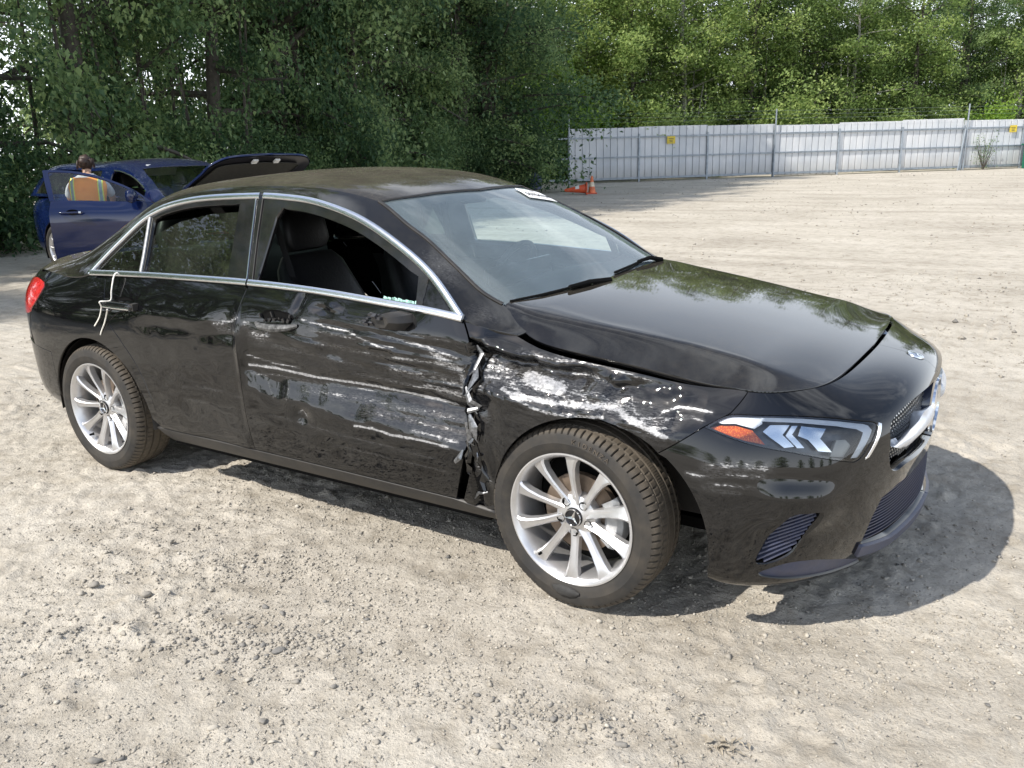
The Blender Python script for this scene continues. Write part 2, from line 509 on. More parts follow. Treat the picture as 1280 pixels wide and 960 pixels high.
def panel(name, fn, loops, mat, parent, h=.02, gap=.0025, flange=.014, disp=None, scuff=None, outsign=1, mirror=False, depth=0., eps=1.2e-3, hb=None):
    """a sheet cut out of the surface fn(u,v); outsign: +1 when du x dv points outwards"""
    L = []
    for i, lp in enumerate(loops):
        r = resample(lp, hb or h*.8)
        if gap: r = inset(r, gap if i == 0 else -gap)
        L.append(r)
    V, T = triangulate(L, h)
    P, n = surf_eval(fn, V, disp, eps)
    n = n*outsign
    if depth: P = P-n*depth
    F = [tuple(t) if outsign > 0 else tuple(t[::-1]) for t in T]
    NN = [n]; PP = [P]; sc = [scuff(V[:, 0], V[:, 1])] if scuff is not None else None
    if flange:
        be = border(T)
        ids = sorted({a for e in be for a in e}); mp_ = {a: i for i, a in enumerate(ids)}
        base = len(P); m_ = len(ids); ia = np.array(ids)
        top = P[ia]; bot = top-n[ia]*flange
        out = np.zeros((m_, 3))
        for a, b in be:
            t = P[b]-P[a]; o = np.cross(t, n[a])*outsign
            out[mp_[a]] += o; out[mp_[b]] += o
        out /= np.maximum(np.linalg.norm(out, axis=1, keepdims=True), 1e-12)
        nt_ = out*.8+n[ia]*.6; nt_ /= np.linalg.norm(nt_, axis=1, keepdims=True)
        PP += [top, bot]; NN += [nt_, out]
        for a, b in be:
            q = (base+mp_[b], base+mp_[a], base+m_+mp_[a], base+m_+mp_[b])
            F.append(q if outsign > 0 else q[::-1])
        if sc is not None: sc += [sc[0][ia], sc[0][ia]]
    P = np.vstack(PP); n = np.vstack(NN)
    if mirror:
        P = P*[1, -1, 1]; n = n*[1, -1, 1]; F = [f[::-1] for f in F]
    attrs = {'scuff': np.concatenate(sc)} if sc is not None else None
    return mesh_np(name, P, F, mat, parent, normals=n, attrs=attrs)

def strip_along(name, pts, nrm, width, thick, mat, parent, n=None):
    """flat-domed bar following 3D points; nrm = outward normals, width across"""
    P = np.asarray(pts, float); Nn = np.asarray(nrm, float)
    t = np.gradient(P, axis=0); t /= np.linalg.norm(t, axis=1, keepdims=True)
    b = np.cross(t, Nn); b /= np.linalg.norm(b, axis=1, keepdims=True)
    w = np.broadcast_to(np.asarray(width, float), (len(P),))[:, None]
    prof = [(-.5, 0), (-.46, .7), (-.3, 1), (.3, 1), (.46, .7), (.5, 0)]
    G = np.stack([P+b*w*a+Nn*thick*c for a, c in prof], 1)
    mb = MB(); mb.grid(G)
    k = len(prof); mb.f.append(list(range(k))); mb.f.append([(len(P)-1)*k+i for i in range(k)][::-1])
    return mb.build(name, mat, parent, angle=50)

# ------------------------------------------------------------------ car materials
def car_paint(name, col, dust=.5, film=.05):
    mt, nt, out = new_mat(name); L = nt.links
    tcn = N(nt, 'ShaderNodeTexCoord'); ob = tcn.outputs['Object']
    geo = N(nt, 'ShaderNodeNewGeometry')
    sep = N(nt, 'ShaderNodeSeparateXYZ'); L.new(geo.outputs['Normal'], sep.inputs[0])
    up = math_(nt, 'MAXIMUM', sep.outputs['Z'], 0.)
    n1 = noise(nt, ob, 3.1, 8, .62); n2 = noise(nt, ob, 260., 2, .5); n3 = noise(nt, ob, 34., 6, .7)
    spots = ramp(nt, n2.outputs['Fac'], [(.62, (0, 0, 0)), (.74, (1, 1, 1))])
    big = ramp(nt, n1.outputs['Fac'], [(.36, (.12, .12, .12)), (.70, (1, 1, 1))])
    mid = ramp(nt, n3.outputs['Fac'], [(.40, (.2, .2, .2)), (.72, (1, 1, 1))])
    d = math_(nt, 'MULTIPLY', big.outputs['Color'], mid.outputs['Color'])
    d = math_(nt, 'ADD', math_(nt, 'MULTIPLY', d, .55), math_(nt, 'MULTIPLY', spots.outputs['Color'], .25))
    upf = math_(nt, 'ADD', math_(nt, 'MULTIPLY', math_(nt, 'POWER', up, 5.), .85), .03)
    dustf = math_(nt, 'MULTIPLY', math_(nt, 'MULTIPLY', d, upf), dust, True)
    dustf = math_(nt, 'ADD', dustf, math_(nt, 'MULTIPLY', math_(nt, 'POWER', up, 6.), film), True)
    p = principled(nt, Roughness=.4)
    p.inputs['Base Color'].default_value = rgb(*col)
    p.inputs['Coat Weight'].default_value = 1.; p.inputs['Coat Roughness'].default_value = .035
    p.inputs['Coat IOR'].default_value = 1.62
    p.inputs['Specular IOR Level'].default_value = .0
    pd = principled(nt, Roughness=.95); pd.inputs['Base Color'].default_value = rgb(.33, .29, .22)
    pd.inputs['Specular IOR Level'].default_value = .1
    m1 = N(nt, 'ShaderNodeMixShader'); L.new(dustf, m1.inputs[0]); L.new(p.outputs[0], m1.inputs[1]); L.new(pd.outputs[0], m1.inputs[2])
    # scraped paint: streaks dragged along the car, dense where the scuff attribute is high
    at = N(nt, 'ShaderNodeAttribute'); at.attribute_name = 'scuff'
    s1 = noise(nt, ob, 1., 6, .62, .4, mapscale=(9, 60, 90)); s2 = noise(nt, ob, 1., 4, .6, .2, mapscale=(55, 150, 260))
    s3 = noise(nt, ob, 95., 5, .7)
    stk = math_(nt, 'ADD', math_(nt, 'MULTIPLY', s1.outputs['Fac'], .45), math_(nt, 'ADD', math_(nt, 'MULTIPLY', s2.outputs['Fac'], .35), math_(nt, 'MULTIPLY', s3.outputs['Fac'], .2)))
    thr = math_(nt, 'SUBTRACT', .75, math_(nt, 'MULTIPLY', at.outputs['Fac'], .29))
    sf = math_(nt, 'MULTIPLY', math_(nt, 'SUBTRACT', stk, thr), 10., True)
    sf = math_(nt, 'MULTIPLY', sf, math_(nt, 'MULTIPLY', at.outputs['Fac'], 2., True))
    fine = ramp(nt, s2.outputs['Fac'], [(.34, (0, 0, 0)), (.72, (1, 1, 1))])
    haze_ = math_(nt, 'MULTIPLY', math_(nt, 'MULTIPLY', at.outputs['Fac'], .24, True), fine.outputs['Color'])
    sf = math_(nt, 'MULTIPLY', math_(nt, 'MAXIMUM', sf, haze_), .92)
    sc_col = ramp(nt, s3.outputs['Fac'], [(.3, (.14, .14, .145)), (.64, (.50, .50, .51))])
    ps = principled(nt, Roughness=.48); L.new(sc_col.outputs['Color'], ps.inputs['Base Color'])
    ps.inputs['Metallic'].default_value = .25
    m2 = N(nt, 'ShaderNodeMixShader'); L.new(sf, m2.inputs[0]); L.new(m1.outputs[0], m2.inputs[1]); L.new(ps.outputs[0], m2.inputs[2])
    L.new(m2.outputs[0], out.inputs['Surface'])
    return mt
def glass_mat(name, tint=(.75, .82, .80), rough=.0, refl=1.0, dust=.0, veil_col=(.36, .32, .25), flat=0.):
    mt, nt, out = new_mat(name); L = nt.links
    tcn = N(nt, 'ShaderNodeTexCoord')
    tr = N(nt, 'ShaderNodeBsdfTransparent'); tr.inputs['Color'].default_value = rgb(*tint)
    gl = N(nt, 'ShaderNodeBsdfGlossy'); gl.inputs['Roughness'].default_value = rough
    gl.inputs['Color'].default_value = rgb(refl, refl, refl)
    fr = N(nt, 'ShaderNodeFresnel'); fr.inputs['IOR'].default_value = 1.62
    m1 = N(nt, 'ShaderNodeMixShader'); L.new(fr.outputs[0], m1.inputs[0]); L.new(tr.outputs[0], m1.inputs[1]); L.new(gl.outputs[0], m1.inputs[2])
    last = m1
    if dust:
        nz = noise(nt, tcn.outputs['Object'], 4., 8, .7, .3); n2 = noise(nt, tcn.outputs['Object'], 180., 3, .6)
        sp = ramp(nt, n2.outputs['Fac'], [(.60, (0, 0, 0)), (.72, (1, 1, 1))])
        bg = ramp(nt, nz.outputs['Fac'], [(.38, (.15, .15, .15)), (.72, (1, 1, 1))])
        f = math_(nt, 'MULTIPLY', math_(nt, 'ADD', math_(nt, 'MULTIPLY', bg.outputs['Color'], .5), math_(nt, 'MULTIPLY', sp.outputs['Color'], .5)), dust, True)
        f = math_(nt, 'ADD', f, flat, True)
        df = N(nt, 'ShaderNodeBsdfDiffuse'); df.inputs['Color'].default_value = rgb(*veil_col)
        m2 = N(nt, 'ShaderNodeMixShader'); L.new(f, m2.inputs[0]); L.new(m1.outputs[0], m2.inputs[1]); L.new(df.outputs[0], m2.inputs[2])
        last = m2
    L.new(last.outputs[0], out.inputs['Surface'])
    return mt
M_PAINT = car_paint('black_paint', (.0035, .0036, .0042), dust=.20, film=.045)
M_ROOF = car_paint('dusty_black_paint', (.0035, .0036, .0042), dust=.40, film=.14)
M_CHROME = simple('satin_chrome', (.80, .81, .83), .16, 1.0, .05, 60)
M_TRIM = simple('black_trim', (.016, .016, .017), .5, 0, .2, 40, dust=.08)
M_GLOSSBLK = simple('gloss_black_trim', (.006, .006, .007), .12, 0, .1, 30, coat=.6, dust=.04)
M_DARK = simple('dark_cavity', (.006, .006, .006), .9, 0, .1, 20, spec=.1)
M_GLASS = glass_mat('window_glass', (.50, .64, .55), dust=.20, veil_col=(.20, .22, .16))
M_WIND = glass_mat('windscreen_glass', (.68, .84, .84), dust=.16, veil_col=(.44, .54, .58), flat=.15)  # even bluish veil paints in reflected sky brightness, on top of real dust
M_SEAT = simple('black_leather', (.012, .012, .013), .5, 0, .2, 90, bump=.15)
M_LINING = simple('grey_lining', (.05, .05, .052), .9, 0, .1, 60)
M_BLUETRIM = simple('slate_plastic', (.045, .055, .10), .42, 0, .15, 60, dust=.12)

# ------------------------------------------------------------------ damage of the right side, in (u, v)
def lin(x, *pts): return np.interp(x, [p[0] for p in pts], [p[1] for p in pts])
def groove(v, vu, vc, vl, soft=.008):
    """0 above vu, 1 at vc, 0 below vl"""
    up = np.clip((vu-v)/(vu-vc), 0, 1); lo = np.clip((v-vl)/(vc-vl), 0, 1)
    g = np.minimum(up, lo)
    return g
def dent_depth(u, v):
    wob = .012*vnoise(u*7.1, v*0+3.3)+.006*vnoise(u*19., v*3.)
    vu = lin(u, (1.10, .919), (1.4, .921), (1.55, .931), (1.67, .916), (1.9, .912), (2.24, .915))+wob*.4
    vc = lin(u, (1.10, .645), (1.5, .643), (1.9, .648), (2.24, .64))+wob*.5
    vl = lin(u, (1.10, .57), (1.45, .54), (1.7, .515), (2.24, .505))+wob*.5
    A = lin(u, (1.10, .010), (1.16, .026), (1.45, .040), (1.8, .064), (2.24, .082))
    def sg(vv): return groove(vv, vu, vc, vl)
    g = (sg(v-.011)+sg(v-.004)+sg(v+.004)+sg(v+.011))/4
    # ridges dragged along the door
    rid = np.maximum(0, vnoise(u*3.2+5, v*34.+u*2.))*vnoise(u*6., v*9.+9)*1.5+.8*(.4-np.abs(vnoise(u*5.+1, v*13.+2.)))*sstep(1.4, 1.8, u)
    d = A*g*(1+.10*vnoise(u*8., v*26.))+.007*rid*sstep(1.1, 1.5, u)*sstep(.45, .55, v)*sstep(.93, .88, v)
    # folds pressed along the door: short planes that flip the reflection
    for (ua, va), (ub, vb), wv, am in (((1.35, .885), (2.24, .865), .020, .010), ((1.50, .815), (2.24, .825), .016, -.009), ((1.20, .765), (2.24, .770), .022, .010), ((1.65, .715), (2.24, .730), .014, -.009), ((1.80, .565), (2.24, .575), .016, .010), ((1.25, .43), (2.2, .41), .03, -.004)):
        vl_ = va+(vb-va)*(u-ua)/(ub-ua)+.010*vnoise(u*6.+am*900, 0*u+va*40); e = sstep(ua-.08, ua+.12, u)
        d = d+am*e*np.clip(1-np.abs(v-vl_)/wv, 0, 1)*(.55+.45*vnoise(u*4.3+va*11, 0*u))
    # short kinks under the window sill
    d = d+.012*np.exp(-((u-1.44-.3*(v-.93))/.022)**2)*sstep(.985, .95, v)*sstep(.88, .92, v)
    d = d+.014*np.exp(-((u-1.56)/.05)**2-((v-.925)/.018)**2)
    d = d-.010*np.exp(-((u-1.62)/.035)**2-((v-.937)/.012)**2)
    # thumb-like dents low on the door
    d = d+.012*np.exp(-((u-1.30)/.07)**2-((v-.58)/.05)**2)-.006*np.exp(-((u-1.36)/.03)**2-((v-.58)/.05)**2)
    d = d+.016*np.exp(-((u-1.435)/.045)**2-((v-.49)/.035)**2)
    door = d*sstep(1.09, 1.13, u)*sstep(2.30, 2.27, u)
    # wing
    wob2 = .016*vnoise(u*9.3+3, v*2.)+.008*vnoise(u*23., v*5.)
    fu = lin(u, (2.25, .925), (2.33, .918), (2.5, .928), (2.64, .945), (2.84, .955), (3.0, .95))+wob2*.4
    fc = lin(u, (2.25, .86), (2.335, .878), (2.49, .890), (2.58, .905), (2.8, .900), (2.96, .918), (3.1, .90))+wob2*.5
    fl = lin(u, (2.25, .74), (2.45, .775), (2.6, .770), (2.8, .79), (3.0, .77), (3.12, .75))+wob2
    FA = lin(u, (2.25, .085), (2.4, .074), (2.6, .060), (2.8, .044), (2.95, .024), (3.08, .004))
    def fg(vv): return groove(vv, fu, fc, fl)
    g2 = (fg(v-.010)+fg(v-.003)+fg(v+.003)+fg(v+.010))/4
    lump = .030*(.42-np.abs(fbm(u*6.5+.4, v*9., 1.7, 2)))+.008*(.35-np.abs(vnoise(u*17.+2*vnoise(u*5, v*5), v*26., 4.)))-.012
    blob = np.exp(-((u-2.40)/.10)**2-((v-.83)/.05)**2)*.016-np.exp(-((u-2.56)/.06)**2-((v-.85)/.035)**2)*.018+np.exp(-((u-2.66)/.05)**2-((v-.875)/.03)**2)*.015-np.exp(-((u-2.74)/.045)**2-((v-.87)/.04)**2)*.014
    wing = FA*g2+(lump+blob)*sstep(.70, .80, v)*sstep(.955, .92, v)*sstep(3.10, 2.90, u)
    wing = wing+.022*sstep(2.42, 2.30, u)*sstep(.80, .70, v)*(.6+.4*vnoise(u*30, v*14.))
    wing = wing+.010*np.exp(-((u-2.36)/.07)**2-((v-.955)/.03)**2)*1.0-.006*np.exp(-((u-2.30)/.03)**2-((v-.97)/.05)**2)
    wing = wing*sstep(2.24, 2.26, u)
    # rear door ripples
    rd = .0058*fbm(u*4.5, v*6., 7., 3)+.0026*np.sin(14*v+5*vnoise(u*5, v*4.))*sstep(.45, 1.0, u)
    rd = rd*sstep(.2, .45, u)*sstep(.93, .86, v)+.010*np.exp(-((u-1.06)/.07)**2-((v-.83)/.05)**2)
    rd = rd+.011*sstep(.30, .55, u)*groove(v, .83, .775, .60)
    rear = rd*sstep(1.11, 1.07, u)*sstep(-.05, .25, u)
    return np.where(u < 1.105, rear, np.where(u < 2.255, door, wing))
def dent(u, v):
    z = np.zeros_like(u); return np.stack([z, dent_depth(u, v), z], -1)

STROKES = [   # (points, half width, strength)
 ([(1.147, .663), (1.292, .665), (1.5, .655), (1.697, .656), (1.882, .658), (2.056, .652), (2.172, .651)], .007, 1.6),
 ([(1.137, .624), (1.284, .633), (1.515, .631), (1.693, .633), (1.861, .638)], .004, 1.1),
 ([(1.465, .879), (1.579, .868), (1.705, .864), (1.782, .848), (1.857, .832), (1.927, .836)], .006, 1.2),
 ([(1.903, .872), (2.018, .866), (2.127, .854), (2.206, .843)], .008, 1.1),
 ([(1.913, .796), (2.024, .803), (2.17, .808)], .010, 1.0),
 ([(1.719, .499), (1.814, .506), (1.904, .496), (2.038, .503), (2.165, .5)], .006, 1.7),
 ([(1.145, .706), (1.274, .686), (1.433, .68)], .005, 1.1),
 ([(1.514, .847), (1.633, .845), (1.746, .843)], .008, .8),
 ([(1.55, .80), (1.75, .795), (1.9, .79)], .012, .75), ([(1.3, .76), (1.5, .75), (1.75, .735)], .010, .6), ([(1.7, .70), (1.9, .695), (2.1, .69)], .010, .8), ([(1.75, .91), (1.95, .90), (2.18, .90)], .006, .7), ([(1.25, .47), (1.6, .45), (2.1, .44)], .004, .6), ([(1.6, .40), (1.9, .395), (2.15, .40)], .003, .6), ([(1.45, .60), (1.7, .60), (2.0, .60), (2.2, .60)], .022, .72), ([(1.9, .75), (2.05, .74), (2.2, .745)], .03, .8), ([(1.75, .56), (1.95, .57), (2.2, .55)], .030, .62),
 ([(2.0, .53), (2.2, .525)], .012, 1.0), ([(2.04, .70), (2.22, .70)], .03, .95), ([(2.10, .84), (2.22, .80), (2.22, .72)], .03, 1.0),
 ([(1.20, .80), (1.235, .785), (1.28, .80)], .030, .95), ([(1.15, .835), (1.18, .83)], .02, .9),
 ([(1.36, .62), (1.37, .585), (1.36, .545)], .006, .8), ([(1.415, .50), (1.44, .515), (1.455, .49)], .008, 1.0),
 ([(1.21, .645), (1.25, .60), (1.28, .545)], .004, .8),
 ([(.96, .82), (1.06, .832), (1.11, .855)], .012, 1.0), ([(.99, .797), (1.08, .80), (1.11, .80)], .016, .7),
 ([(.7, .52), (.9, .53), (1.08, .52)], .004, .6), ([(.6, .47), (.85, .46)], .003, .5),
 # wing
 ([(2.33, .80), (2.40, .82), (2.455, .80)], .030, .9), ([(2.47, .85), (2.547, .855), (2.60, .85)], .030, 1.5),
 ([(2.455, .787), (2.583, .805), (2.654, .812), (2.744, .828), (2.811, .831), (2.875, .813), (2.931, .795), (2.976, .777)], .016, 1.25),
 ([(2.40, .79), (2.518, .769), (2.596, .769), (2.681, .78), (2.772, .797)], .010, 1.15),
 ([(2.947, .853), (2.993, .881), (3.045, .884), (3.10, .877)], .008, 1.15), ([(2.937, .816), (2.984, .842), (3.042, .853), (3.079, .844)], .007, 1.0),
 ([(2.62, .90), (2.68, .915), (2.72, .91)], .015, .9), ([(2.84, .88), (2.86, .85), (2.88, .83)], .006, 1.0),
 ([(2.56, .957), (2.66, .958), (2.76, .957), (2.9, .945)], .008, .95), ([(2.44, .935), (2.52, .94), (2.6, .945)], .012, .8),
 ([(2.27, .84), (2.29, .80), (2.31, .77)], .025, .9), ([(2.30, .70), (2.34, .66)], .03, .6), ([(2.28, .45), (2.33, .40)], .02, .8),
 ([(2.30, .83), (2.42, .84), (2.55, .84), (2.70, .85), (2.85, .83), (2.95, .81)], .055, .80), ([(2.45, .90), (2.6, .91), (2.75, .90)], .02, .55),
 # bumper corner
 ([(3.11, .69), (3.18, .70), (3.27, .70)], .020, .88), ([(3.052, .652), (3.12, .659), (3.197, .666), (3.265, .669)], .007, .95),
 ([(3.0725, .638), (3.15, .627), (3.28, .6215)], .005, .9), ([(3.10, .61), (3.2, .60)], .008, .6),
 ([(3.27, .52), (3.31, .50)], .003, .6)]
def scuff_at(u, v):
    s = np.zeros_like(u)
    for pts, w, k in STROKES:
        pts = np.asarray(pts)
        d = np.full_like(u, 9.)
        for a, b in zip(pts[:-1], pts[1:]):
            ab = b-a; t = np.clip(((u-a[0])*ab[0]+(v-a[1])*ab[1])/(ab@ab), 0, 1)
            d = np.minimum(d, np.hypot(u-a[0]-t*ab[0], v-a[1]-t*ab[1]))
        s = np.maximum(s, k*1.12*np.exp(-(d/(w*.95))**2))
    # light haze of scraping over the whole struck band
    s = np.maximum(s, .20*sstep(1.15, 1.5, u)*sstep(2.98, 2.85, u)*sstep(.48, .56, v)*sstep(.93, .90, v))
    return s
# ================================================================== the damaged black saloon
car = empty('saloon_car')
setp(car, 'crashed black saloon with a torn, scraped right side parked on the gravel', 'car')

def vz(u, z):
    """v on the body surface where the height is z, at station u"""
    u = np.atleast_1d(np.asarray(u, float)); z = np.broadcast_to(np.asarray(z, float), u.shape)
    lo = np.full(u.shape, .2); hi = np.full(u.shape, .98)
    for _ in range(30):
        m_ = (lo+hi)/2; k = body(u, m_)[:, 2] < z
        lo = np.where(k, m_, lo); hi = np.where(k, hi, m_)
    return (lo+hi)/2
def arch(cx, cz, r, a0, a1, n=40):
    a = np.radians(np.linspace(a0, a1, n)); x = cx+r*np.cos(a); z = cz+r*np.sin(a)
    return np.stack([x, vz(x, np.maximum(z, .2))], 1)
FA_C, FA_R = (2.735, .292), .392
RA_C, RA_R = (.035, .300), .385
f_arch = arch(*FA_C, FA_R, 180, 0)          # rear foot over the top to the front foot
r_arch = arch(*RA_C, RA_R, 180, 0)
# clip arch points to v above sill
SILL_V = .287
def cut(poly, ulo=-9, uhi=9, vlo=-9): 
    return np.array([p for p in poly if ulo <= p[0] <= uhi and p[1] >= vlo])
top = lambda u0, u1, n=12: [(u, .979) for u in np.linspace(u0, u1, n)]
seam = [(3.2342, .979), (3.2342, .974), (3.1648, .8801), (3.0817, .8199), (3.0197, .7633), (2.9571, .7082)]
# where the seam meets the arch
fa_front = cut(f_arch, ulo=2.96); fa_back = cut(f_arch, uhi=2.955)
REAR_U, BP_U = .17, 1.105
rd_back = smooth_line([(.135, .979), (.165, .90), (.215, .78), (.30, .695), (.395, .58), (.452, .44), (.475, SILL_V)], 6)
bp = smooth_line([(1.125, .979), (1.108, .86), (1.105, .70), (1.10, .45), (1.11, SILL_V)], 5)
fd_front = smooth_line([(2.222, .979), (2.262, .90), (2.268, .80), (2.262, .65), (2.242, .515), (2.205, .38), (2.175, SILL_V)], 5)

rear_door = np.vstack([rd_back[::-1], top(.16, 1.10), bp[1:-1], [(1.11, SILL_V)], [(.8, SILL_V)]])
front_door = np.vstack([bp[::-1], top(1.15, 2.20), fd_front, [(1.6, SILL_V)]])
wing = np.vstack([fd_front[::-1], top(2.24, 3.22), seam[1:], fa_back[::-1], [(2.33, SILL_V-.03), (2.20, SILL_V-.01)]])
wing_gap = fd_front.copy(); wing_gap[:, 0] += lin(wing_gap[:, 1], (.28, .030), (.5, .040), (.7, .020), (.85, .012), (.93, .002), (.98, .002))
wing_dam = np.vstack([wing_gap[::-1], [(u, .979-.015*float(sstep(2.36, 2.5, u)*sstep(3.2, 2.9, u))) for u in np.linspace(2.24, 3.22, 24)], seam[1:], fa_back[::-1], [(2.33, SILL_V-.03), (2.215, SILL_V-.01)]])
quarter = np.vstack([rd_back, cut(r_arch, uhi=.46, vlo=.30)[::-1], [(-.335, .42), (-.338, .5784), (-.55, .60), (-.60, .70), (-.50, .80), (-.46, .87), (-.40, .955), (-.40, .979)], top(-.35, .1, 6)])
sill = np.vstack([[(.49, .215), (.43, SILL_V-.003)], [(u, SILL_V-.003) for u in np.linspace(.5, 2.16, 12)], [(2.33, .263), (2.36, .215)]])
rear_bumper = np.vstack([[(-.335, .42), (-.338, .5784), (-.55, .60), (-.7, .62), (-1.0, .625), (-1.66, .625)], [(-1.66, .205), (-.9, .205), (-.42, .205), (-.36, .30)]])
boot = np.vstack([[(-.60, .70), (-.60, .63), (-.8, .635), (-1.66, .638)], [(-1.66, .979)], [(-.9, .979), (-.72, .979), (-.43, .979), (-.43, .93), (-.48, .87), (-.52, .80)]])
tail_lamp = smooth_line([(-.46, .93), (-.40, .90), (-.44, .83), (-.52, .785), (-.62, .755), (-1.02, .76), (-1.04, .86), (-.80, .925), (-.60, .942)], 5, closed=True)
head_lamp = np.vstack([smooth_line([(3.0862, .8232), (3.1206, .8527), (3.1702, .8775), (3.2582, .8788), (3.3829, .878), (3.5196, .8686), (3.6411, .8467), (3.6567, .8324)], 4),
                       smooth_line([(3.6567, .8324), (3.6058, .7747), (3.5729, .7325), (3.5478, .7199)], 4)[1:],
                       smooth_line([(3.5478, .7199), (3.4692, .737), (3.3647, .7504), (3.2742, .7626), (3.1983, .7829), (3.0862, .8232)], 4)[1:-1]])
GR_T = [(3.70, .79), (3.725, .823), (3.80, .838), (3.90, .838), (4.06, .83), (4.24, .82)]
GR_B = [(4.24, .575), (4.1, .587), (3.982, .605), (3.83, .628), (3.755, .622), (3.712, .645), (3.694, .70)]
grille = np.vstack([smooth_line(GR_T, 4), smooth_line(GR_B, 4), ])
lower_grille = np.array([(3.64, .335), (3.66, .44), (3.69, .522), (3.78, .548), (3.95, .538), (4.24, .515), (4.24, .33), (4.0, .318), (3.8, .315)])
vent = smooth_line([(3.2745, .3283), (3.285, .38), (3.30, .43), (3.3465, .5247), (3.40, .538), (3.4499, .5362), (3.445, .49), (3.4234, .4355), (3.3816, .3554), (3.3223, .3262)], 4, closed=True)
chin = smooth_line([(3.288, .296), (3.361, .318), (3.43, .322), (3.5049, .3155), (3.62, .29), (3.69, .262), (3.60, .254), (3.43, .268), (3.33, .28)], 4, closed=True)
lg_bounds = lower_grille
# the bumper goes round to the centre line; openings that reach the centre line are part of the outline
bump = np.vstack([seam[1:][::-1][0:1], seam[1:][::-1][1:], [(3.5, .979), (3.8, .979), (4.24, .979)],
                  [(4.24, .82)], smooth_line(GR_T, 4)[::-1][1:], smooth_line(GR_B, 4)[::-1], [(4.24, .515)],
                  [(3.95, .538), (3.78, .548), (3.69, .522), (3.66, .44), (3.64, .335), (3.8, .315), (4.0, .318), (4.24, .33)],
                  [(4.24, .203), (3.9, .203), (3.6, .203), (3.3, .203), (3.12, .203)], cut(fa_front, vlo=.22)[::-1]])

def both(name, loops, mat, h=.03, hd=None, damage=True, **kw):
    r = panel(name, body, loops, mat, car, h=hd or h, disp=dent if damage else None, scuff=scuff_at if damage else None, **kw)
    kw.pop('depth', 0) if False else None
    l = panel(name, body, loops, mat, car, h=h, mirror=True, **kw)
    return r, l
setp(both('rear_door', [rear_door], M_PAINT, .03, .012)[0], 'rippled rear door with a dusty sheen')
fdr = panel('front_door', body, [front_door], M_PAINT, car, h=.0075, disp=dent, scuff=scuff_at)
setp(fdr, 'crushed front door with white scrapes and a deep crease')
panel('front_door', body, [front_door], M_PAINT, car, h=.03, mirror=True)
wr = panel('front_wing', body, [wing_dam], M_PAINT, car, h=.0075, disp=dent, scuff=scuff_at)
setp(wr, 'crumpled front wing with scraped bare patches above the wheel')
panel('front_wing', body, [wing], M_PAINT, car, h=.03, mirror=True)
both('rear_quarter', [quarter], M_PAINT, .025, damage=False)
both('side_sill', [sill], M_TRIM, .03, damage=False)
both('rear_bumper', [rear_bumper], M_PAINT, .03, damage=False, gap=.001)
bl = both('boot_panel', [boot, tail_lamp], M_PAINT, .03, damage=False, gap=.001)
def bump_shape(u, v):
    k = sstep(3.20, 3.34, u)*sstep(3.56, 3.42, u); d = .022*sstep(.67, .585, v)*sstep(.40, .52, v)*k
    P, n_ = surf_eval(body, np.stack([u, v], 1)); return n_*d[:, None]
fb = panel('front_bumper', body, [bump, head_lamp, vent, chin], M_PAINT, car, h=.014, scuff=scuff_at, gap=.0012, flange=.03, disp=bump_shape)
setp(fb, 'front bumper with scuffed corner beside the wheel')
panel('front_bumper', body, [bump, head_lamp, vent, chin], M_PAINT, car, h=.02, gap=.0012, flange=.03, mirror=True, disp=bump_shape)

# ---- bonnet
he = HE.copy()
hood_loop = np.vstack([np.stack([he[:, 0], -he[:, 1]], 1), np.stack([he[::-1, 0], he[::-1, 1]], 1)[1:],
                       smooth_line([(2.283, .69), (2.32, .55), (2.345, .40), (2.368, 0), (2.345, -.40), (2.32, -.55), (2.283, -.69)], 6)[1:-1]])
def hood_disp(x, y):
    d = np.zeros_like(x)
    d += -.005*np.exp(-((x-2.50)/.14)**2-((y+.70)/.04)**2)+.003*np.exp(-((x-2.60)/.12)**2-((y+.71)/.03)**2)
    d += .0012*fbm(x*2.2, y*2.2, 3., 2)
    return np.stack([np.zeros_like(x), np.zeros_like(x), d], -1)
panel('bonnet', hood, [resample(hood_loop, .02)], M_PAINT, car, h=.018, gap=.0045, flange=.02, disp=hood_disp)

# ---- roof and screen
S_TOP = lambda t: np.interp(t, [0, .19, .4355, .72, 1.0], [2.44, 2.477, 2.5331, 2.562, 2.5782])
ge = [(2.477, .1914), (2.66, .150), (2.81, .150), (2.965, .135), (3.13, .150), (3.232, .187)]   # screen edge in (s, t)
gl = smooth_line(ge, 6)
scr_top = np.array([(S_TOP(t), t) for t in np.linspace(.21, 1.0, 10)])
cowl = np.array([(3.255, t) for t in np.linspace(1.0, .19, 10)])
screen = np.vstack([gl[::-1], scr_top, cowl[:-1]])
rw_top = np.array([(1.20, t) for t in np.linspace(1.0, .24, 8)])
rear_glass = np.vstack([[(1.20, 1.0)], rw_top[1:], [(1.0, .24), (.7, .25), (.42, .29), (.36, .36)], [(.36, 1.0)]])
rail_in = smooth_line([(1.16, .0), (1.30, .105), (1.6, .135), (2.0, .15), (2.3, .168), (2.477, .1914)], 5)
rail_loop = np.vstack([[(s, 0.) for s in np.linspace(1.16, 3.398, 60)], [(3.398, .17)], [(3.30, .185)], gl[::-1], rail_in[::-1][1:-1]])
roof_loop = np.vstack([[(1.20, 1.0)], [(1.20, .24)], [(1.0, .24), (.7, .25), (.42, .29), (.36, .36), (.36, 1.0)], [(0, 1.0), (0, .0)],
                       [(s, 0.) for s in np.linspace(.05, 1.15, 30)], rail_in, scr_top])
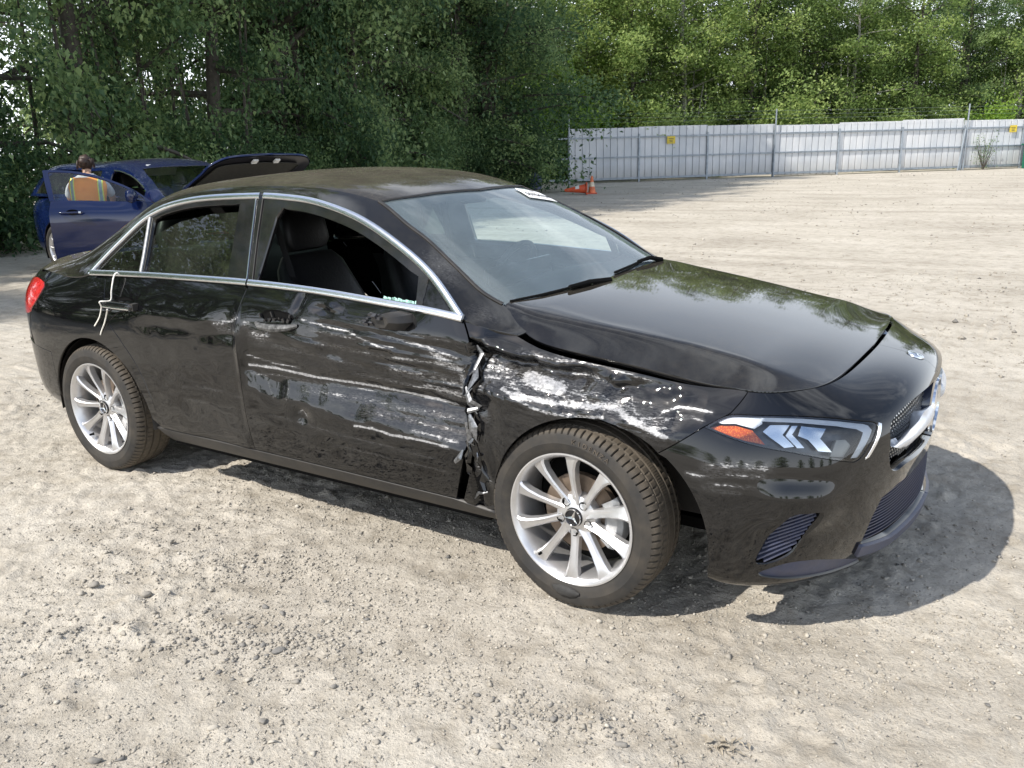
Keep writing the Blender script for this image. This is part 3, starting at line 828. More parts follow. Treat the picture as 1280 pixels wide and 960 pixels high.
for mir in (False, True):
    panel('roof', cab, [roof_loop], M_ROOF, car, h=.028, gap=0, flange=.012, mirror=mir)
    panel('roof_rail', cab, [rail_loop], M_PAINT, car, h=.022, gap=0, flange=.012, mirror=mir, scuff=None if mir else (lambda u, v: .75*np.exp(-((u-2.98)/.11)**2-((v-.07)/.05)**2)+.5*np.exp(-((u-3.25)/.06)**2-((v-.08)/.05)**2)))
    panel('windscreen', cab, [screen], M_WIND, car, h=.04, gap=.0, flange=0, mirror=mir, depth=.004)
    panel('rear_window', cab, [rear_glass], M_GLASS, car, h=.05, gap=.0, flange=0, mirror=mir, depth=.004)
# black border band printed round the screen
band_o = screen
ins = inset(resample(np.vstack([gl[::-1], scr_top]), .03), .0)
def cab_line(pts, n=None, off=0., mirror=False):
    P, nn = surf_eval(cab, np.asarray(pts, float)); P = P+nn*off
    return (P*[1, -1, 1], nn*[1, -1, 1]) if mirror else (P, nn)
for mir in (False, True):
    P, nn = cab_line(resample(gl, .03, False), off=.001, mirror=mir)
    strip_along('screen_seal', P, nn, .014, .004, M_TRIM, car)
P, nn = cab_line(np.vstack([resample(scr_top, .03, False)]), off=.001)
P2 = P[::-1]*[1, -1, 1]; n2 = nn[::-1]*[1, -1, 1]
strip_along('screen_seal', np.vstack([P, P2[1:]]), np.vstack([nn, n2[1:]]), .012, .003, M_TRIM, car)
# dotted border inside the screen (dark print)
ring_in = np.vstack([[(3.19, 1.0)], [(3.185, .235)], [(3.10, .205), (2.96, .19), (2.81, .205), (2.66, .21), (2.57, .245)], [(2.60, .45), (2.625, .72), (2.64, 1.0)]])
M_FRIT = simple('dark_print', (.02, .022, .024), .6, 0, .1, 40)
frit_loop = np.vstack([gl[::-1], scr_top, ring_in[::-1], [(3.255, 1.0)], cowl[1:-1]])
for mir in (False, True):
    panel('screen_border', cab, [frit_loop], M_FRIT, car, h=.03, gap=.0, flange=0, mirror=mir, depth=.009)
for mir in (False, True):
    panel('cowl_corner', cab, [np.array([(3.225, .185), (3.30, .180), (3.398, .165), (3.398, .30), (3.245, .30)])], M_GLOSSBLK, car, h=.03, gap=0, flange=0, mirror=mir, depth=.010)
# cowl and wipers
cw = MB()
for sy in (1, -1):
    ys = np.linspace(0, .63, 14)*sy
    xf = np.interp(np.abs(ys), [0, .40, .55, .69], [2.368, 2.345, 2.32, 2.283])
    A = np.stack([xf+.03, ys, .945+0*ys-.02*np.abs(ys)], -1); B = np.stack([xf-.16, ys, 1.005+0*ys-.01*np.abs(ys)], -1)
    cw.grid(np.stack([A, B], 1))
cw.build('cowl_panel', M_TRIM, car)
def wiper(pts, arm, name='wiper'):
    mb = MB(); mb.tube(pts, .0055, 6)
    w = mb.build(name, M_DARK, car, angle=40)
    mb = MB(); mb.tube([(p[0], p[1], p[2]-.012) for p in pts], .006, 5); mb.build('wiper_blade', M_DARK, w, angle=40)
    mb = MB(); mb.tube(arm, [.013, .010, .007], 6); mb.build('wiper_arm', M_DARK, w, angle=40)
wiper([(2.300, -.655, .988), (2.340, -.5, .990), (2.362, -.35, .992), (2.376, -.18, .992)], [(2.40, -.06, .985), (2.385, -.2, .998), (2.372, -.35, .999)])
wiper([(2.365, .06, .998), (2.355, .2, 1.0), (2.33, .4, 1.0), (2.295, .58, .995)], [(2.35, .60, .985), (2.335, .5, 1.006), (2.338, .36, 1.006)])

# ---- sides of the glasshouse
E_pts = _CP[:13, 0][2:]                                     # upper chrome line
e_line = smooth_line(E_pts[:, [0, 2]], 10)
belt_x = np.linspace(.03, 2.215, 40)
belt_z = np.array([body(np.array([x]), np.array([.978]))[0, 2] for x in belt_x])+.004
belt = np.stack([belt_x, belt_z], 1)
def eline_z(x): return np.interp(x, e_line[:, 0], e_line[:, 1])
def belt_zf(x): return np.interp(x, belt_x, belt_z)
SG_N = np.array([0, -1, -.52])/math.hypot(1, .52)
SG_M = SG_N*[1, -1, 1]
def sg3(P, off=0., mir=False):
    P = np.asarray(P, float); Q = sideglass(P[:, 0], P[:, 1])+np.array([0, -1, .52])/math.hypot(1, .52)*off
    return Q*[1, -1, 1] if mir else Q
SGN = np.array([0, -1, .52])/math.hypot(1, .52)
def win_loop(x0, x1, mt_=.03, mb_=.014, skew0=0., skew1=0.):
    """opening between pillars x0 and x1 (at mid height)"""
    up = [(x, eline_z(x)-mt_) for x in np.linspace(x0+skew0, x1+skew1, 16)]
    dn = [(x, belt_zf(x)+mb_) for x in np.linspace(x1-skew1, x0-skew0, 10)]
    return np.array(up+dn)
qg_u = np.array([(x, eline_z(x)-.02) for x in np.linspace(.075, .335, 10)])
quarter_loop = np.vstack([qg_u, [(.39, belt_zf(.39)+.014)], [(.07, belt_zf(.07)+.014)]])
rear_loop = np.vstack([[(x, eline_z(x)-.032) for x in np.linspace(.38, .935, 16)], [(.985, belt_zf(.985)+.014)], [(.425, belt_zf(.425)+.014)]])
front_loop = np.vstack([[(1.175, 1.262), (1.20, 1.30)], [(x, eline_z(x)-.045) for x in np.linspace(1.235, 1.94, 20)], [(1.985, 1.075), (2.0, 1.0), (2.005, belt_zf(2.005)+.014)], [(1.165, belt_zf(1.165)+.014)]])
frame_outer = np.vstack([e_line, [(2.20, belt_zf(2.2))], belt[::-1][1:-1]])
dl_u = np.array([(x, eline_z(x)-.012) for x in np.linspace(2.03, 2.17, 6)])
delta_loop = np.vstack([dl_u, [(2.185, belt_zf(2.18)+.016), (2.03, belt_zf(2.03)+.016)]])
for mir in (False, True):
    panel('window_frame', sideglass, [frame_outer, quarter_loop, rear_loop, front_loop, delta_loop], M_GLOSSBLK, car, h=.05, gap=0, flange=.022, mirror=mir)
    panel('quarter_window', sideglass, [quarter_loop], M_GLASS, car, h=.1, gap=0, flange=0, mirror=mir, depth=.006)
    if mir:
        panel('rear_door_window', sideglass, [rear_loop], M_GLASS, car, h=.1, gap=0, flange=0, mirror=mir, depth=.01)
        # far front window is wound down like the near one
    else:
        low = rear_loop.copy(); low[:, 1] = np.minimum(low[:, 1], np.interp(low[:, 0], [.38, .55, .75, 1.0], [1.165, 1.235, 1.272, 1.288]))
        panel('rear_door_window', sideglass, [low], M_GLASS, car, h=.1, gap=0, flange=0, mirror=mir, depth=.012)
    panel('corner_panel', sideglass, [delta_loop], M_PAINT, car, h=.05, gap=.001, flange=0, mirror=mir, depth=.004)
    # chrome surround
    nn = np.tile(SGN, (len(e_line), 1)); k0 = e_line[:, 0] < 1.085
    for seg in (e_line[e_line[:, 0] < 1.055], e_line[e_line[:, 0] > 1.068]):
        Q = sg3(seg, .0, mir); n_ = np.tile(SGN*([1, -1, 1] if mir else [1, 1, 1]), (len(Q), 1))
        strip_along('window_trim', Q, n_, .029, .011, M_CHROME, car)
    for a, b in ((.03, 1.118), (1.128, 2.222)):
        bx = np.linspace(a, b, 24); bz = np.interp(bx, belt_x, belt_z)+.004
        Q = sg3(np.stack([bx, bz], 1), .002, mir); n_ = np.tile(SGN*([1, -1, 1] if mir else [1, 1, 1]), (len(Q), 1))
        strip_along('window_trim', Q, n_, .029, .011, M_CHROME, car)
    q = np.array([(.352, 1.245), (.372, 1.16), (.39, 1.08), (.405, belt_zf(.4))])
    Q = sg3(q, .001, mir); n_ = np.tile(SGN*([1, -1, 1] if mir else [1, 1, 1]), (len(Q), 1))
    strip_along('window_divider', Q, n_, .018, .007, simple('grey_divider', (.30, .31, .32), .4, .3), car)
    for dx in (-.006, .030):
        q = np.array([(1.035+dx*1.2, 1.335), (1.075+dx, 1.17), (1.115+dx, belt_zf(1.11)+.012)])
        Q = sg3(q, .001, mir); n_ = np.tile(SGN*([1, -1, 1] if mir else [1, 1, 1]), (len(Q), 1))
        strip_along('pillar_trim', Q, n_, .006, .004, M_CHROME if dx < 0 else M_TRIM, car)

# ---- dark inner shell behind the panel gaps, wheel housings, floor
def inner_grid(u0, u1, v0, v1, d, n=40, m_=14):
    U, V = np.meshgrid(np.linspace(u0, u1, n), np.linspace(v0, v1, m_), indexing='ij')
    P, nn = surf_eval(body, np.stack([U.ravel(), V.ravel()], 1)); P = P-nn*d
    return P.reshape(n, m_, 3)
for sy in (1, -1):
    mb = MB()
    for a in ((.43, 2.36, .21, .965, .105), (2.30, 2.36, .21, .9, .105)):
        mb.grid(inner_grid(*a)*[1, sy, 1])
    for a in ((-.40, .45, .72, .965, .05), (2.3, 3.1, .885, .95, .10), (-.9, -.38, .3, .93, .05), (3.14, 3.60, .24, .68, .17)):
        mb.grid(inner_grid(*a)*[1, sy, 1])
    mb.build('inner_shell', M_DARK, car)
    for (cx, cz), r, w in ((FA_C, FA_R, .33), (RA_C, RA_R, .33)):
        mb = MB(); a = np.radians(np.linspace(-4, 184, 30)); ys = np.array([-.865, -.84, -.80, -.60, -.53])*sy
        rr = np.array([r-.006, r+.004, r+.02, r+.02, r-.1])
        G = np.stack([np.stack([cx+rr[j]*np.cos(a), np.full_like(a, ys[j]), cz+rr[j]*np.sin(a)], -1) for j in range(5)], 1)
        mb.grid(G)
        mb.add([(cx+(r-.1)*math.cos(t), ys[-1], cz+(r-.1)*math.sin(t)) for t in a], [list(range(len(a)))])
        mb.build('wheel_housing', M_TRIM, car, angle=40)
fl = MB(); fl.box((1.38, 0, .215), (1.80, 1.60, .03)); fl.box((1.35, 0, .23), (4.0, 1.04, .04)); fl.box((-.62, 0, .33), (.4, 1.3, .1)); fl.box((3.25, 0, .20), (.3, 1.2, .03))
fl.build('underbody', M_DARK, car)
bk = MB(); bk.box((2.36, 0, .62), (.08, 1.4, .68)); bk.build('bulkhead', M_DARK, car)
for nm, c_, d_ in (('crash_beam', (3.30, 0, .50), (.10, 1.25, .36)), ('rear_bulkhead', (-.1, 0, .62), (.06, 1.4, .72)), ('engine_cover', (2.8, 0, .74), (.9, 1.1, .05))):
    bk = MB(); bk.box(c_, d_); bk.build(nm, M_DARK, car)
# ------------------------------------------------------------------ lamps, grille, handles
M_LENS = glass_mat('clear_lens', (.90, .93, .95))
M_REFL = simple('chrome_reflector', (.82, .83, .85), .13, 1., .03, 50)
M_DRL = simple('white_light_guide', (.88, .90, .94), .25, 0., .03, 50, coat=.5)
M_HOUSE = simple('lamp_housing', (.13, .133, .14), .30, .4, .2, 50)
def amber():
    mt, nt, out = new_mat('amber_reflector')
    tcn = N(nt, 'ShaderNodeTexCoord')
    v = N(nt, 'ShaderNodeTexVoronoi', Scale=210.); nt.links.new(tcn.outputs['Object'], v.inputs['Vector'])
    c = ramp(nt, v.outputs['Distance'], [(.1, (.95, .28, .03)), (.6, (.62, .09, .01))])
    p = principled(nt, Roughness=.2); nt.links.new(c.outputs['Color'], p.inputs['Base Color'])
    p.inputs['Coat Weight'].default_value = .6
    nt.links.new(p.outputs[0], out.inputs['Surface']); return mt
M_AMBER = amber()
def red_lens():
    mt, nt, out = new_mat('red_lens')
    tcn = N(nt, 'ShaderNodeTexCoord')
    n_ = noise(nt, tcn.outputs['Object'], 60, 2)
    c = ramp(nt, n_.outputs['Fac'], [(.3, (.35, .008, .01)), (.7, (.6, .03, .03))])
    p = principled(nt, Roughness=.12); nt.links.new(c.outputs['Color'], p.inputs['Base Color'])
    p.inputs['Coat Weight'].default_value = 1.
    nt.links.new(p.outputs[0], out.inputs['Surface']); return mt
M_RED = red_lens()

def mpanel(name, loop, mat, parent, depth, mir, h=.012, flange=0., hb=None, gap=0.):
    return panel(name, body, [loop], mat, parent, h=h, gap=gap, flange=flange, mirror=mir, depth=depth, hb=hb)
def shrink(loop, d): return inset(resample(loop, .012), d)
def Luv(pts): return np.asarray(pts, float)
for mir in (False, True):
    hl = mpanel('headlight', shrink(head_lamp, .002), M_LENS, car, .002, mir)
    setp(hl, 'clear headlight with amber corner')
    mpanel('lamp_housing', shrink(head_lamp, -.006), M_HOUSE, hl, .060, mir, h=.02)
    # dark rim running round the lens
    o = shrink(head_lamp, .001); i_ = shrink(head_lamp, .008)
    panel('lamp_rim', body, [o, i_], M_GLOSSBLK, hl, h=.012, gap=0, flange=0, mirror=mir, depth=.006)
    # amber reflector in the outer corner
    mpanel('turn_signal', Luv([(3.105, .827), (3.135, .838), (3.18, .842), (3.232, .826), (3.268, .776), (3.21, .788), (3.15, .810)]), M_AMBER, hl, .020, mir, h=.01)
    mpanel('signal_cover', Luv([(3.122, .850), (3.165, .872), (3.262, .872), (3.262, .848), (3.238, .830), (3.182, .846), (3.14, .843)]), M_DRL, hl, .010, mir)
    # light guide along the top and down the inner edge
    mpanel('light_guide', Luv([(3.26, .872), (3.38, .871), (3.515, .862), (3.60, .850), (3.625, .838), (3.632, .820), (3.60, .780), (3.565, .732), (3.54, .735), (3.565, .775), (3.592, .818), (3.57, .832), (3.50, .845), (3.38, .854), (3.26, .857)]), M_DRL, hl, .008, mir)
    for k, q_ in enumerate(([(3.285, .846), (3.345, .848), (3.318, .812), (3.352, .774), (3.322, .768), (3.284, .800), (3.262, .822)], [(3.352, .846), (3.372, .848), (3.348, .815), (3.385, .772), (3.362, .770), (3.328, .810)], [(3.385, .848), (3.470, .842), (3.442, .806), (3.485, .760), (3.435, .764), (3.400, .800), (3.368, .812)])):
        mpanel('reflector', Luv(q_), M_REFL, hl, .020+.004*k, mir, h=.008, flange=.022)
    # grey inner skirt near the nose
    mpanel('lamp_bezel', Luv([(3.50, .80), (3.535, .80), (3.555, .775), (3.53, .737), (3.48, .745)]), simple('lamp_grey', (.32, .32, .31), .35, .4), hl, .028, mir, flange=.015)
    # bright blade outside the inner edge of the lens
    mpanel('lamp_blade', Luv([(3.665, .838), (3.675, .832), (3.60, .728), (3.585, .722)]), M_CHROME, car, -.002, mir, flange=.004)
    # tail lamp
    tl = mpanel('tail_light', shrink(tail_lamp, .002), M_RED, car, -.004, mir, h=.02, flange=.03)
    mpanel('lamp_reflector', Luv([(-.62, .86), (-.50, .87), (-.50, .82), (-.62, .80)]), M_REFL, tl, -.001, mir)

# ---- radiator grille
M_MESH = simple('grille_black', (.008, .008, .008), .35, 0, .1, 50)
gl_in = shrink(grille, -.01)
for mir in (False, True):
    lip = mpanel('grille_back', np.vstack([grille]), M_MESH, car, .055, mir, h=.03)
    # pins of the diamond mesh
    mb = MB(); g = shrink(grille, .010)
    us = np.arange(3.69, 4.235, .019); vs_ = np.arange(.57, .84, .0165)
    G = np.array([(u+(.0095 if j % 2 else 0), v) for j, v in enumerate(vs_) for u in us])
    G = G[pip(G, g)]
    P, nn = surf_eval(body, G)
    for p, n_ in zip(P, nn):
        s_ = -1 if mir else 1
        n3 = Vector((n_[0], n_[1]*s_, n_[2])); c_ = Vector((p[0], p[1]*s_, p[2]))-n3*.038
        t1 = n3.cross(Vector((0, 0, 1))).normalized(); t2 = t1.cross(n3)
        r = .0042
        V = [c_+t1*r, c_+t2*r, c_-t1*r, c_-t2*r]; W = [q-n3*.02+(q-c_)*.5 for q in V]
        mb.add([tuple(q) for q in V+W], [(0, 1, 2, 3), (0, 4, 5, 1), (1, 5, 6, 2), (2, 6, 7, 3), (3, 7, 4, 0)])
    pn = mb.build('grille_pins', simple('pin_chrome', (.55, .56, .57), .3, 1.), lip); setp(pn, kind='stuff')
    # silver louvre from the side to the badge
    lou = Luv([(3.705, .735), (3.75, .752), (3.85, .768), (4.0, .772), (4.10, .770), (4.10, .700), (4.0, .698), (3.85, .700), (3.76, .705)])
    pl = panel('grille_bar', body, [lou], simple('silver_bar', (.74, .76, .79), .32, .35), car, h=.012, gap=0, flange=.035, mirror=mir, depth=.008,
               disp=lambda u, v: np.stack([.018*np.clip(1-((v-.737)/.034)**2, 0, 1)+0*u, 0*u, 0*u], -1))
    # lower intake: dark back, slats and a slate lip
    lb = mpanel('lower_grille', lower_grille, M_DARK, car, .07, mir, h=.03)
    g = shrink(lower_grille, .002)
    for v0 in np.arange(.338, .545, .0148):
        ins_ = [u for u in np.linspace(3.63, 4.24, 120) if pip(np.array([[u, v0]]), g)[0]]
        if len(ins_) < 4: continue
        u_ = np.linspace(min(ins_), 4.24, 22)
        P, nn = surf_eval(body, np.stack([u_, np.full_like(u_, v0)], 1)); s_ = np.array([1, -1 if mir else 1, 1])
        nn[:, 2] = 0; nn /= np.linalg.norm(nn, axis=1, keepdims=True)
        A = (P-nn*.012)*s_; B = (P-nn*.055)*s_
        dz = np.array([0, 0, .0028])
        mb = MB(); mb.grid(np.stack([B+dz, A+dz*.6, A-dz*.6, B-dz*.2+[0, 0, .004]], 1)); mb.build('slat', M_BLUETRIM, lb, angle=60)
    lp = Luv([(3.628, .302), (3.634, .334), (3.80, .312), (4.0, .315), (4.24, .327), (4.24, .292), (4.0, .284), (3.80, .283)])
    panel('intake_lip', body, [lp], M_BLUETRIM, car, h=.02, gap=0, flange=.03, mirror=mir, depth=-.012)
    # side intake
    vb = mpanel('side_vent', shrink(vent, -.004), M_DARK, car, .045, mir, h=.03)
    g = shrink(vent, .003)
    for v0 in np.arange(.30, .58, .0165):
        U = np.linspace(3.25, 3.47, 90); sl = v0-.55*(3.46-U)*.25+.30*(U-3.36)
        k = pip(np.stack([U, sl], 1), g)
        if k.sum() < 4: continue
        u_ = np.linspace(U[k].min(), U[k].max(), 14); v_ = np.interp(u_, U, sl)
        P, nn = surf_eval(body, np.stack([u_, v_], 1)); s_ = np.array([1, -1 if mir else 1, 1])
        A = (P-nn*.006)*s_; B = (P-nn*.035)*s_; dz = np.array([0, 0, .0026])
        mb = MB(); mb.grid(np.stack([B+dz+[0, 0, .004], A+dz, A-dz, B-dz], 1)); mb.build('slat', M_BLUETRIM, vb, angle=60)
    mpanel('chin_blade', shrink(chin, -.002), M_BLUETRIM, car, .008, mir, h=.02)

# ---- badges
def star(mb, c, R, n3, up, t=.006, ring=True, rr=.09):
    n3 = Vector(n3).normalized(); up = Vector(up); up = (up-n3*up.dot(n3)).normalized(); rt = up.cross(n3)
    c = Vector(c)
    for k in range(3):
        a = math.radians(90+120*k); d = rt*math.cos(a)+up*math.sin(a); s = rt*-math.sin(a)+up*math.cos(a)
        tip = c+d*R*.95; l = c+(-d*.16+s*.30)*R*.62+d*R*.10; r = c+(-d*.16-s*.30)*R*.62+d*R*.10
        top_ = c+n3*t
        mb.add([tuple(q) for q in (tip, l, r, top_, c-n3*.001)], [(0, 1, 3), (0, 3, 2), (1, 4, 3), (2, 3, 4), (0, 4, 1), (0, 2, 4)])
    if ring:
        n = 36; V = []; F = []
        for i in range(n):
            a = 2*math.pi*i/n; d = rt*math.cos(a)+up*math.sin(a)
            for ro, h in ((1-rr, 0), (1-rr*.7, t), (1-rr*.2, t), (1., 0)): V.append(tuple(c+d*R*ro+n3*h))
        for i in range(n):
            j = (i+1) % n
            for k in range(3): F.append((i*4+k, j*4+k, j*4+k+1, i*4+k+1))
        mb.add(V, F)
    return mb
bd = MB(); bd.lathe([(.001, .006), (.07, .005), (.096, 0), (.098, -.03)], 40, 'x', (3.608, 0, .612)); gb = bd.build('grille_badge', simple('badge_glass', (.02, .03, .06), .08, 0, .05, 10, coat=1.), car, angle=40)
star(MB(), (3.614, 0, .612), .098, (1, 0, 0), (0, 0, 1), .008).build('star_emblem', M_REFL, gb, angle=30)
P, nn = surf_eval(body, np.array([[4.22, .905]])); nb = Vector((nn[0][0], 0, nn[0][2])).normalized()
pc_ = Vector((P[0][0], 0, P[0][2]))
q = nb.to_track_quat('Z', 'Y').to_matrix()
mb = MB(); l_ = MB(); l_.lathe([(.001, .004), (.020, .0038), (.022, .003), (.028, .0035), (.0295, .0)], 30, 'z'); mb.add([tuple(pc_+q @ Vector(p)) for p in l_.v], l_.f)
nbg = mb.build('bonnet_badge', simple('badge_silver', (.68, .70, .74), .22, .9), car, angle=40)
star(MB(), pc_+nb*.0042, .019, nb, (-.5, 0, .6), .003, ring=False).build('star_emblem', M_REFL, nbg)

# ---- door handles, mirror stump, cord
def handle(x, z, y0, mir, lift=0.):
    s_ = -1 if mir else 1
    mb = MB(); l_ = MB(); l_.lathe([(max(.002, .019*(1-(abs(t)/.112)**4)**.5), t) for t in np.linspace(-.112, .112, 21)], 14, 'x')
    mb.add([(x+q[0], (y0-.040+q[1]*.62)*s_, z+q[2]) for q in l_.v], l_.f)
    h_ = mb.build('door_handle', M_PAINT, car, angle=60)
    mb = MB(); mb.tube([(x-.098, (y0-.049)*s_, z-.007), (x, (y0-.0525)*s_, z-.007), (x+.098, (y0-.049)*s_, z-.007)], .0055, 6); mb.build('handle_trim', M_CHROME, h_, angle=40)
    for dx in (-.10, .10):
        mb = MB(); mb.box((x+dx, (y0-.015)*s_, z), (.03, .05, .03)); mb.build('handle_mount', M_TRIM, h_)
    mb = MB(); mb.lathe([(.001, .0), (.03, .001), (.036, .004)], 20, 'y', (0, 0, 0))
    V = [(x+.01+p[0]*2.0, (y0-.002-p[1])*s_, z+.006+p[2]*.9) for p in mb.v]; m2 = MB(); m2.add(V, mb.f); m2.build('handle_recess', M_DARK, h_)
    return h_
handle(.335, .868, -.862, False); handle(.335, .868, -.862, True); handle(1.335, .872, -.868, True)
# the front handle has been torn: an open dark pocket with the crushed grip hanging in it
mb = MB()
G = np.array([[(1.255, -.862, .862), (1.262, -.842, .895), (1.255, -.80, .90)], [(1.33, -.866, .868), (1.33, -.84, .915), (1.33, -.79, .91)], [(1.41, -.862, .860), (1.41, -.835, .905), (1.41, -.79, .90)], [(1.45, -.852, .850), (1.45, -.835, .87), (1.45, -.80, .87)]])
hp = mb
cav = MB(); cav.lathe([(.001, 0), (.030, .0), (.040, .002)], 18, 'y')
V = [(1.335+p[0]*2.1, -.866-p[1]*2, .893+p[2]*.72) for p in cav.v]; m2 = MB(); m2.add(V, cav.f)
hb_ = m2.build('handle_pocket', M_DARK, car); setp(hb_, 'dark hole where the door handle was torn')
mb = MB(); mb.tube([(1.215, -.868, .858), (1.26, -.892, .853), (1.34, -.898, .852), (1.41, -.888, .858), (1.45, -.868, .866)], [.008, .014, .016, .013, .007], 8); mb.build('broken_grip', simple('scraped_black', (.10, .10, .10), .5, .2, .9, 70), hb_, angle=40)
for k in range(9):
    a = 1.26+.02*k+random.uniform(-.006, .006); mb = MB()
    mb.box((a, -.872+random.uniform(-.008, .008), .886+random.uniform(-.012, .018)), (random.uniform(.006, .016), .012, random.uniform(.006, .026)), Matrix.Rotation(random.uniform(-.8, .8), 3, 'Y')); mb.build('handle_fragment', M_TRIM, hb_)
# mirror stump
mb = MB()
st = [(1.875, 1.0), (1.90, 1.02), (1.965, 1.03), (2.01, 1.0), (1.995, .955), (1.92, .945)]
sg = np.array([[.868, .935, .020, .9], [.90, .94, .85, 1], [.93, .945, .7, 1]])
secs = []
for yy, cx, cz, sx, sz in ((-.835, 1.945, .925, .072, .034), (-.875, 1.94, .926, .068, .032), (-.905, 1.93, .928, .056, .028), (-.925, 1.92, .932, .042, .022)):
    secs.append([(cx+sx*c_, yy, cz+sz*s_) for c_, s_ in ((-1, -.4), (-.75, .7), (.0, 1), (.85, .8), (1, 0), (.6, -.9), (-.4, -1))])
G = np.array(secs); G = np.concatenate([G, G[:, :1]], 1); mb.grid(G); mb.f.append([8*3+i for i in range(7)])
ms = mb.build('mirror_stump', M_TRIM, car, angle=40); setp(ms, 'snapped black base where the door mirror was')
for k in range(12):
    mb = MB(); mb.box((1.885+random.uniform(-.03, .055), -.925+random.uniform(-.015, .01), .938+random.uniform(-.018, .02)), (random.uniform(.006, .022), .016, random.uniform(.005, .014)), Matrix.Rotation(random.uniform(-1, 1), 3, 'X')); mb.build('broken_bracket', simple('bracket', (.06, .06, .065), .4, .5) if k == 0 else bpy.data.materials['bracket'], ms)
# far mirror
mb = MB(); secs = []
for yy, sx, sz in ((.90, .05, .03), (.94, .09, .06), (1.0, .10, .075), (1.06, .075, .06), (1.085, .03, .03)):
    secs.append([(2.0+sx*c_*.7, yy, 1.0+sz*s_) for c_, s_ in ((-1, 0), (-.8, .7), (0, 1), (.7, .7), (1, 0), (.7, -.7), (0, -1), (-.8, -.7))])
G = np.array(secs); G = np.concatenate([G, G[:, :1]], 1); mb.grid(G); mb.f.append([9*4+i for i in range(8)])
pass
# bonnet-side torn slivers at the door gap
M_TORN = simple('torn_metal', (.20, .205, .215), .35, .75, .7, 90)
def sliver(pts, w, name='torn_sliver'):
    P = np.array(pts, float); t = np.gradient(P, axis=0); t /= np.linalg.norm(t, axis=1, keepdims=True)
    sd = np.cross(t, [0, -1, .15]); sd /= np.linalg.norm(sd, axis=1, keepdims=True); ww = np.asarray(w)[:, None]
    mb = MB(); fr = P+np.array([0, -.003, 0]); G = np.stack([P-sd*ww, fr, P+sd*ww, P+[0, .002, 0], P-sd*ww], 1); mb.grid(G)
    o = mb.build(name, M_TORN, car, angle=30); return o
def bp_(u, v, off=.004, dam=True):
    P, n_ = surf_eval(body, np.array([[u, v]]), dent if dam else None); return tuple(P[0]+n_[0]*off)
sliver([bp_(2.262, .90), bp_(2.275, .86, .012), bp_(2.27, .81, .010)], [.004, .012, .005])
sliver([bp_(2.27, .83), bp_(2.29, .79, .02), bp_(2.275, .755, .012)], [.005, .014, .004])
sliver([bp_(2.262, .76), bp_(2.285, .72, .03), bp_(2.32, .70, .02), bp_(2.30, .68, .02)], [.006, .013, .012, .003])
sliver([bp_(2.24, .665), bp_(2.28, .675, .03), bp_(2.315, .69, .02)], [.004, .009, .006])
sliver([bp_(2.275, .66, .01), bp_(2.30, .62, .025), bp_(2.305, .575, .02)], [.006, .018, .003])
sliver([bp_(2.232, .505), bp_(2.225, .48, .015), bp_(2.20, .455, .012)], [.003, .010, .007])
sliver([bp_(2.255, .62), bp_(2.262, .57, .012), bp_(2.25, .52)], [.008, .012, .006])
sliver([bp_(2.25, .30, -.01), bp_(2.275, .335, .01), bp_(2.30, .345, .01), bp_(2.315, .35)], [.003, .006, .004, .003])
for k in range(14):
    v0 = random.uniform(.50, .90); u0 = 2.262+random.uniform(-.02, .035)
    a = bp_(u0, v0, .004); b = bp_(u0+random.uniform(-.02, .02), v0-random.uniform(.01, .03), random.uniform(.006, .022)); c_ = bp_(u0+random.uniform(-.02, .02), v0-random.uniform(.03, .05), .004)
    sliver([a, b, c_], [.002, random.uniform(.003, .008), .002])
# door edge folded back on itself, and the buckled edge of the wing
M_FOLD = M_PAINT
def folded(us, vs_, offs, wid, name):
    mb = MB(); G = []
    for k, (u_, v_, o_, w_) in enumerate(zip(us, vs_, offs, wid)):
        a = np.array(bp_(u_-w_, v_, .003)); b = np.array(bp_(u_, v_, o_)); c_ = np.array(bp_(u_+w_*.6, v_-.006, o_*.4)); d = np.array(bp_(u_+w_*.2, v_, -.012))
        G.append([a, b, c_, d])
    mb.grid(np.array(G)); return mb.build(name, M_FOLD, car, angle=50)
vv_ = np.linspace(.90, .42, 22); rf = np.random.default_rng(4)
folded(2.262-.012*np.abs(vv_-.75)+rf.normal(0, .006, 22), vv_, .006+np.abs(rf.normal(0, .010, 22)), .010+np.abs(rf.normal(0, .006, 22)), 'folded_door_edge')
vv_ = np.linspace(.91, .36, 20)
folded(2.296+rf.normal(0, .008, 20), vv_, .004+np.abs(rf.normal(0, .012, 20)), .010+np.abs(rf.normal(0, .008, 20)), 'buckled_wing_edge')
# plastic liner hanging in the wing gap
sliver([bp_(2.285, .42, -.02), bp_(2.31, .34, -.01), bp_(2.33, .275, 0)], [.012, .03, .035], 'loose_liner').data.materials[0] = M_TRIM

# ---- shattered glass left on the sill of the front window
M_SHARD = glass_mat('green_shard', (.45, .72, .62))
M_SHARD2 = simple('crazed_glass', (.36, .60, .52), .15, 0, .4, 220)
for k in range(16):
    x = 1.86+.135*k/15+random.uniform(-.01, .01); h = random.uniform(.006, .016); z0 = belt_zf(x)+.016
    mb = MB(); q = sg3(np.array([(x-.008, z0), (x+.008, z0), (x+.007, z0+h*random.uniform(.6, 1)), (x-.007, z0+h)]), -.006)
    q2 = q+SGN*.004; mb.add(np.vstack([q, q2]).tolist(), [(0, 1, 2, 3), (7, 6, 5, 4), (0, 4, 5, 1), (1, 5, 6, 2), (2, 6, 7, 3), (3, 7, 4, 0)]); mb.build('glass_shard', M_SHARD2, car)

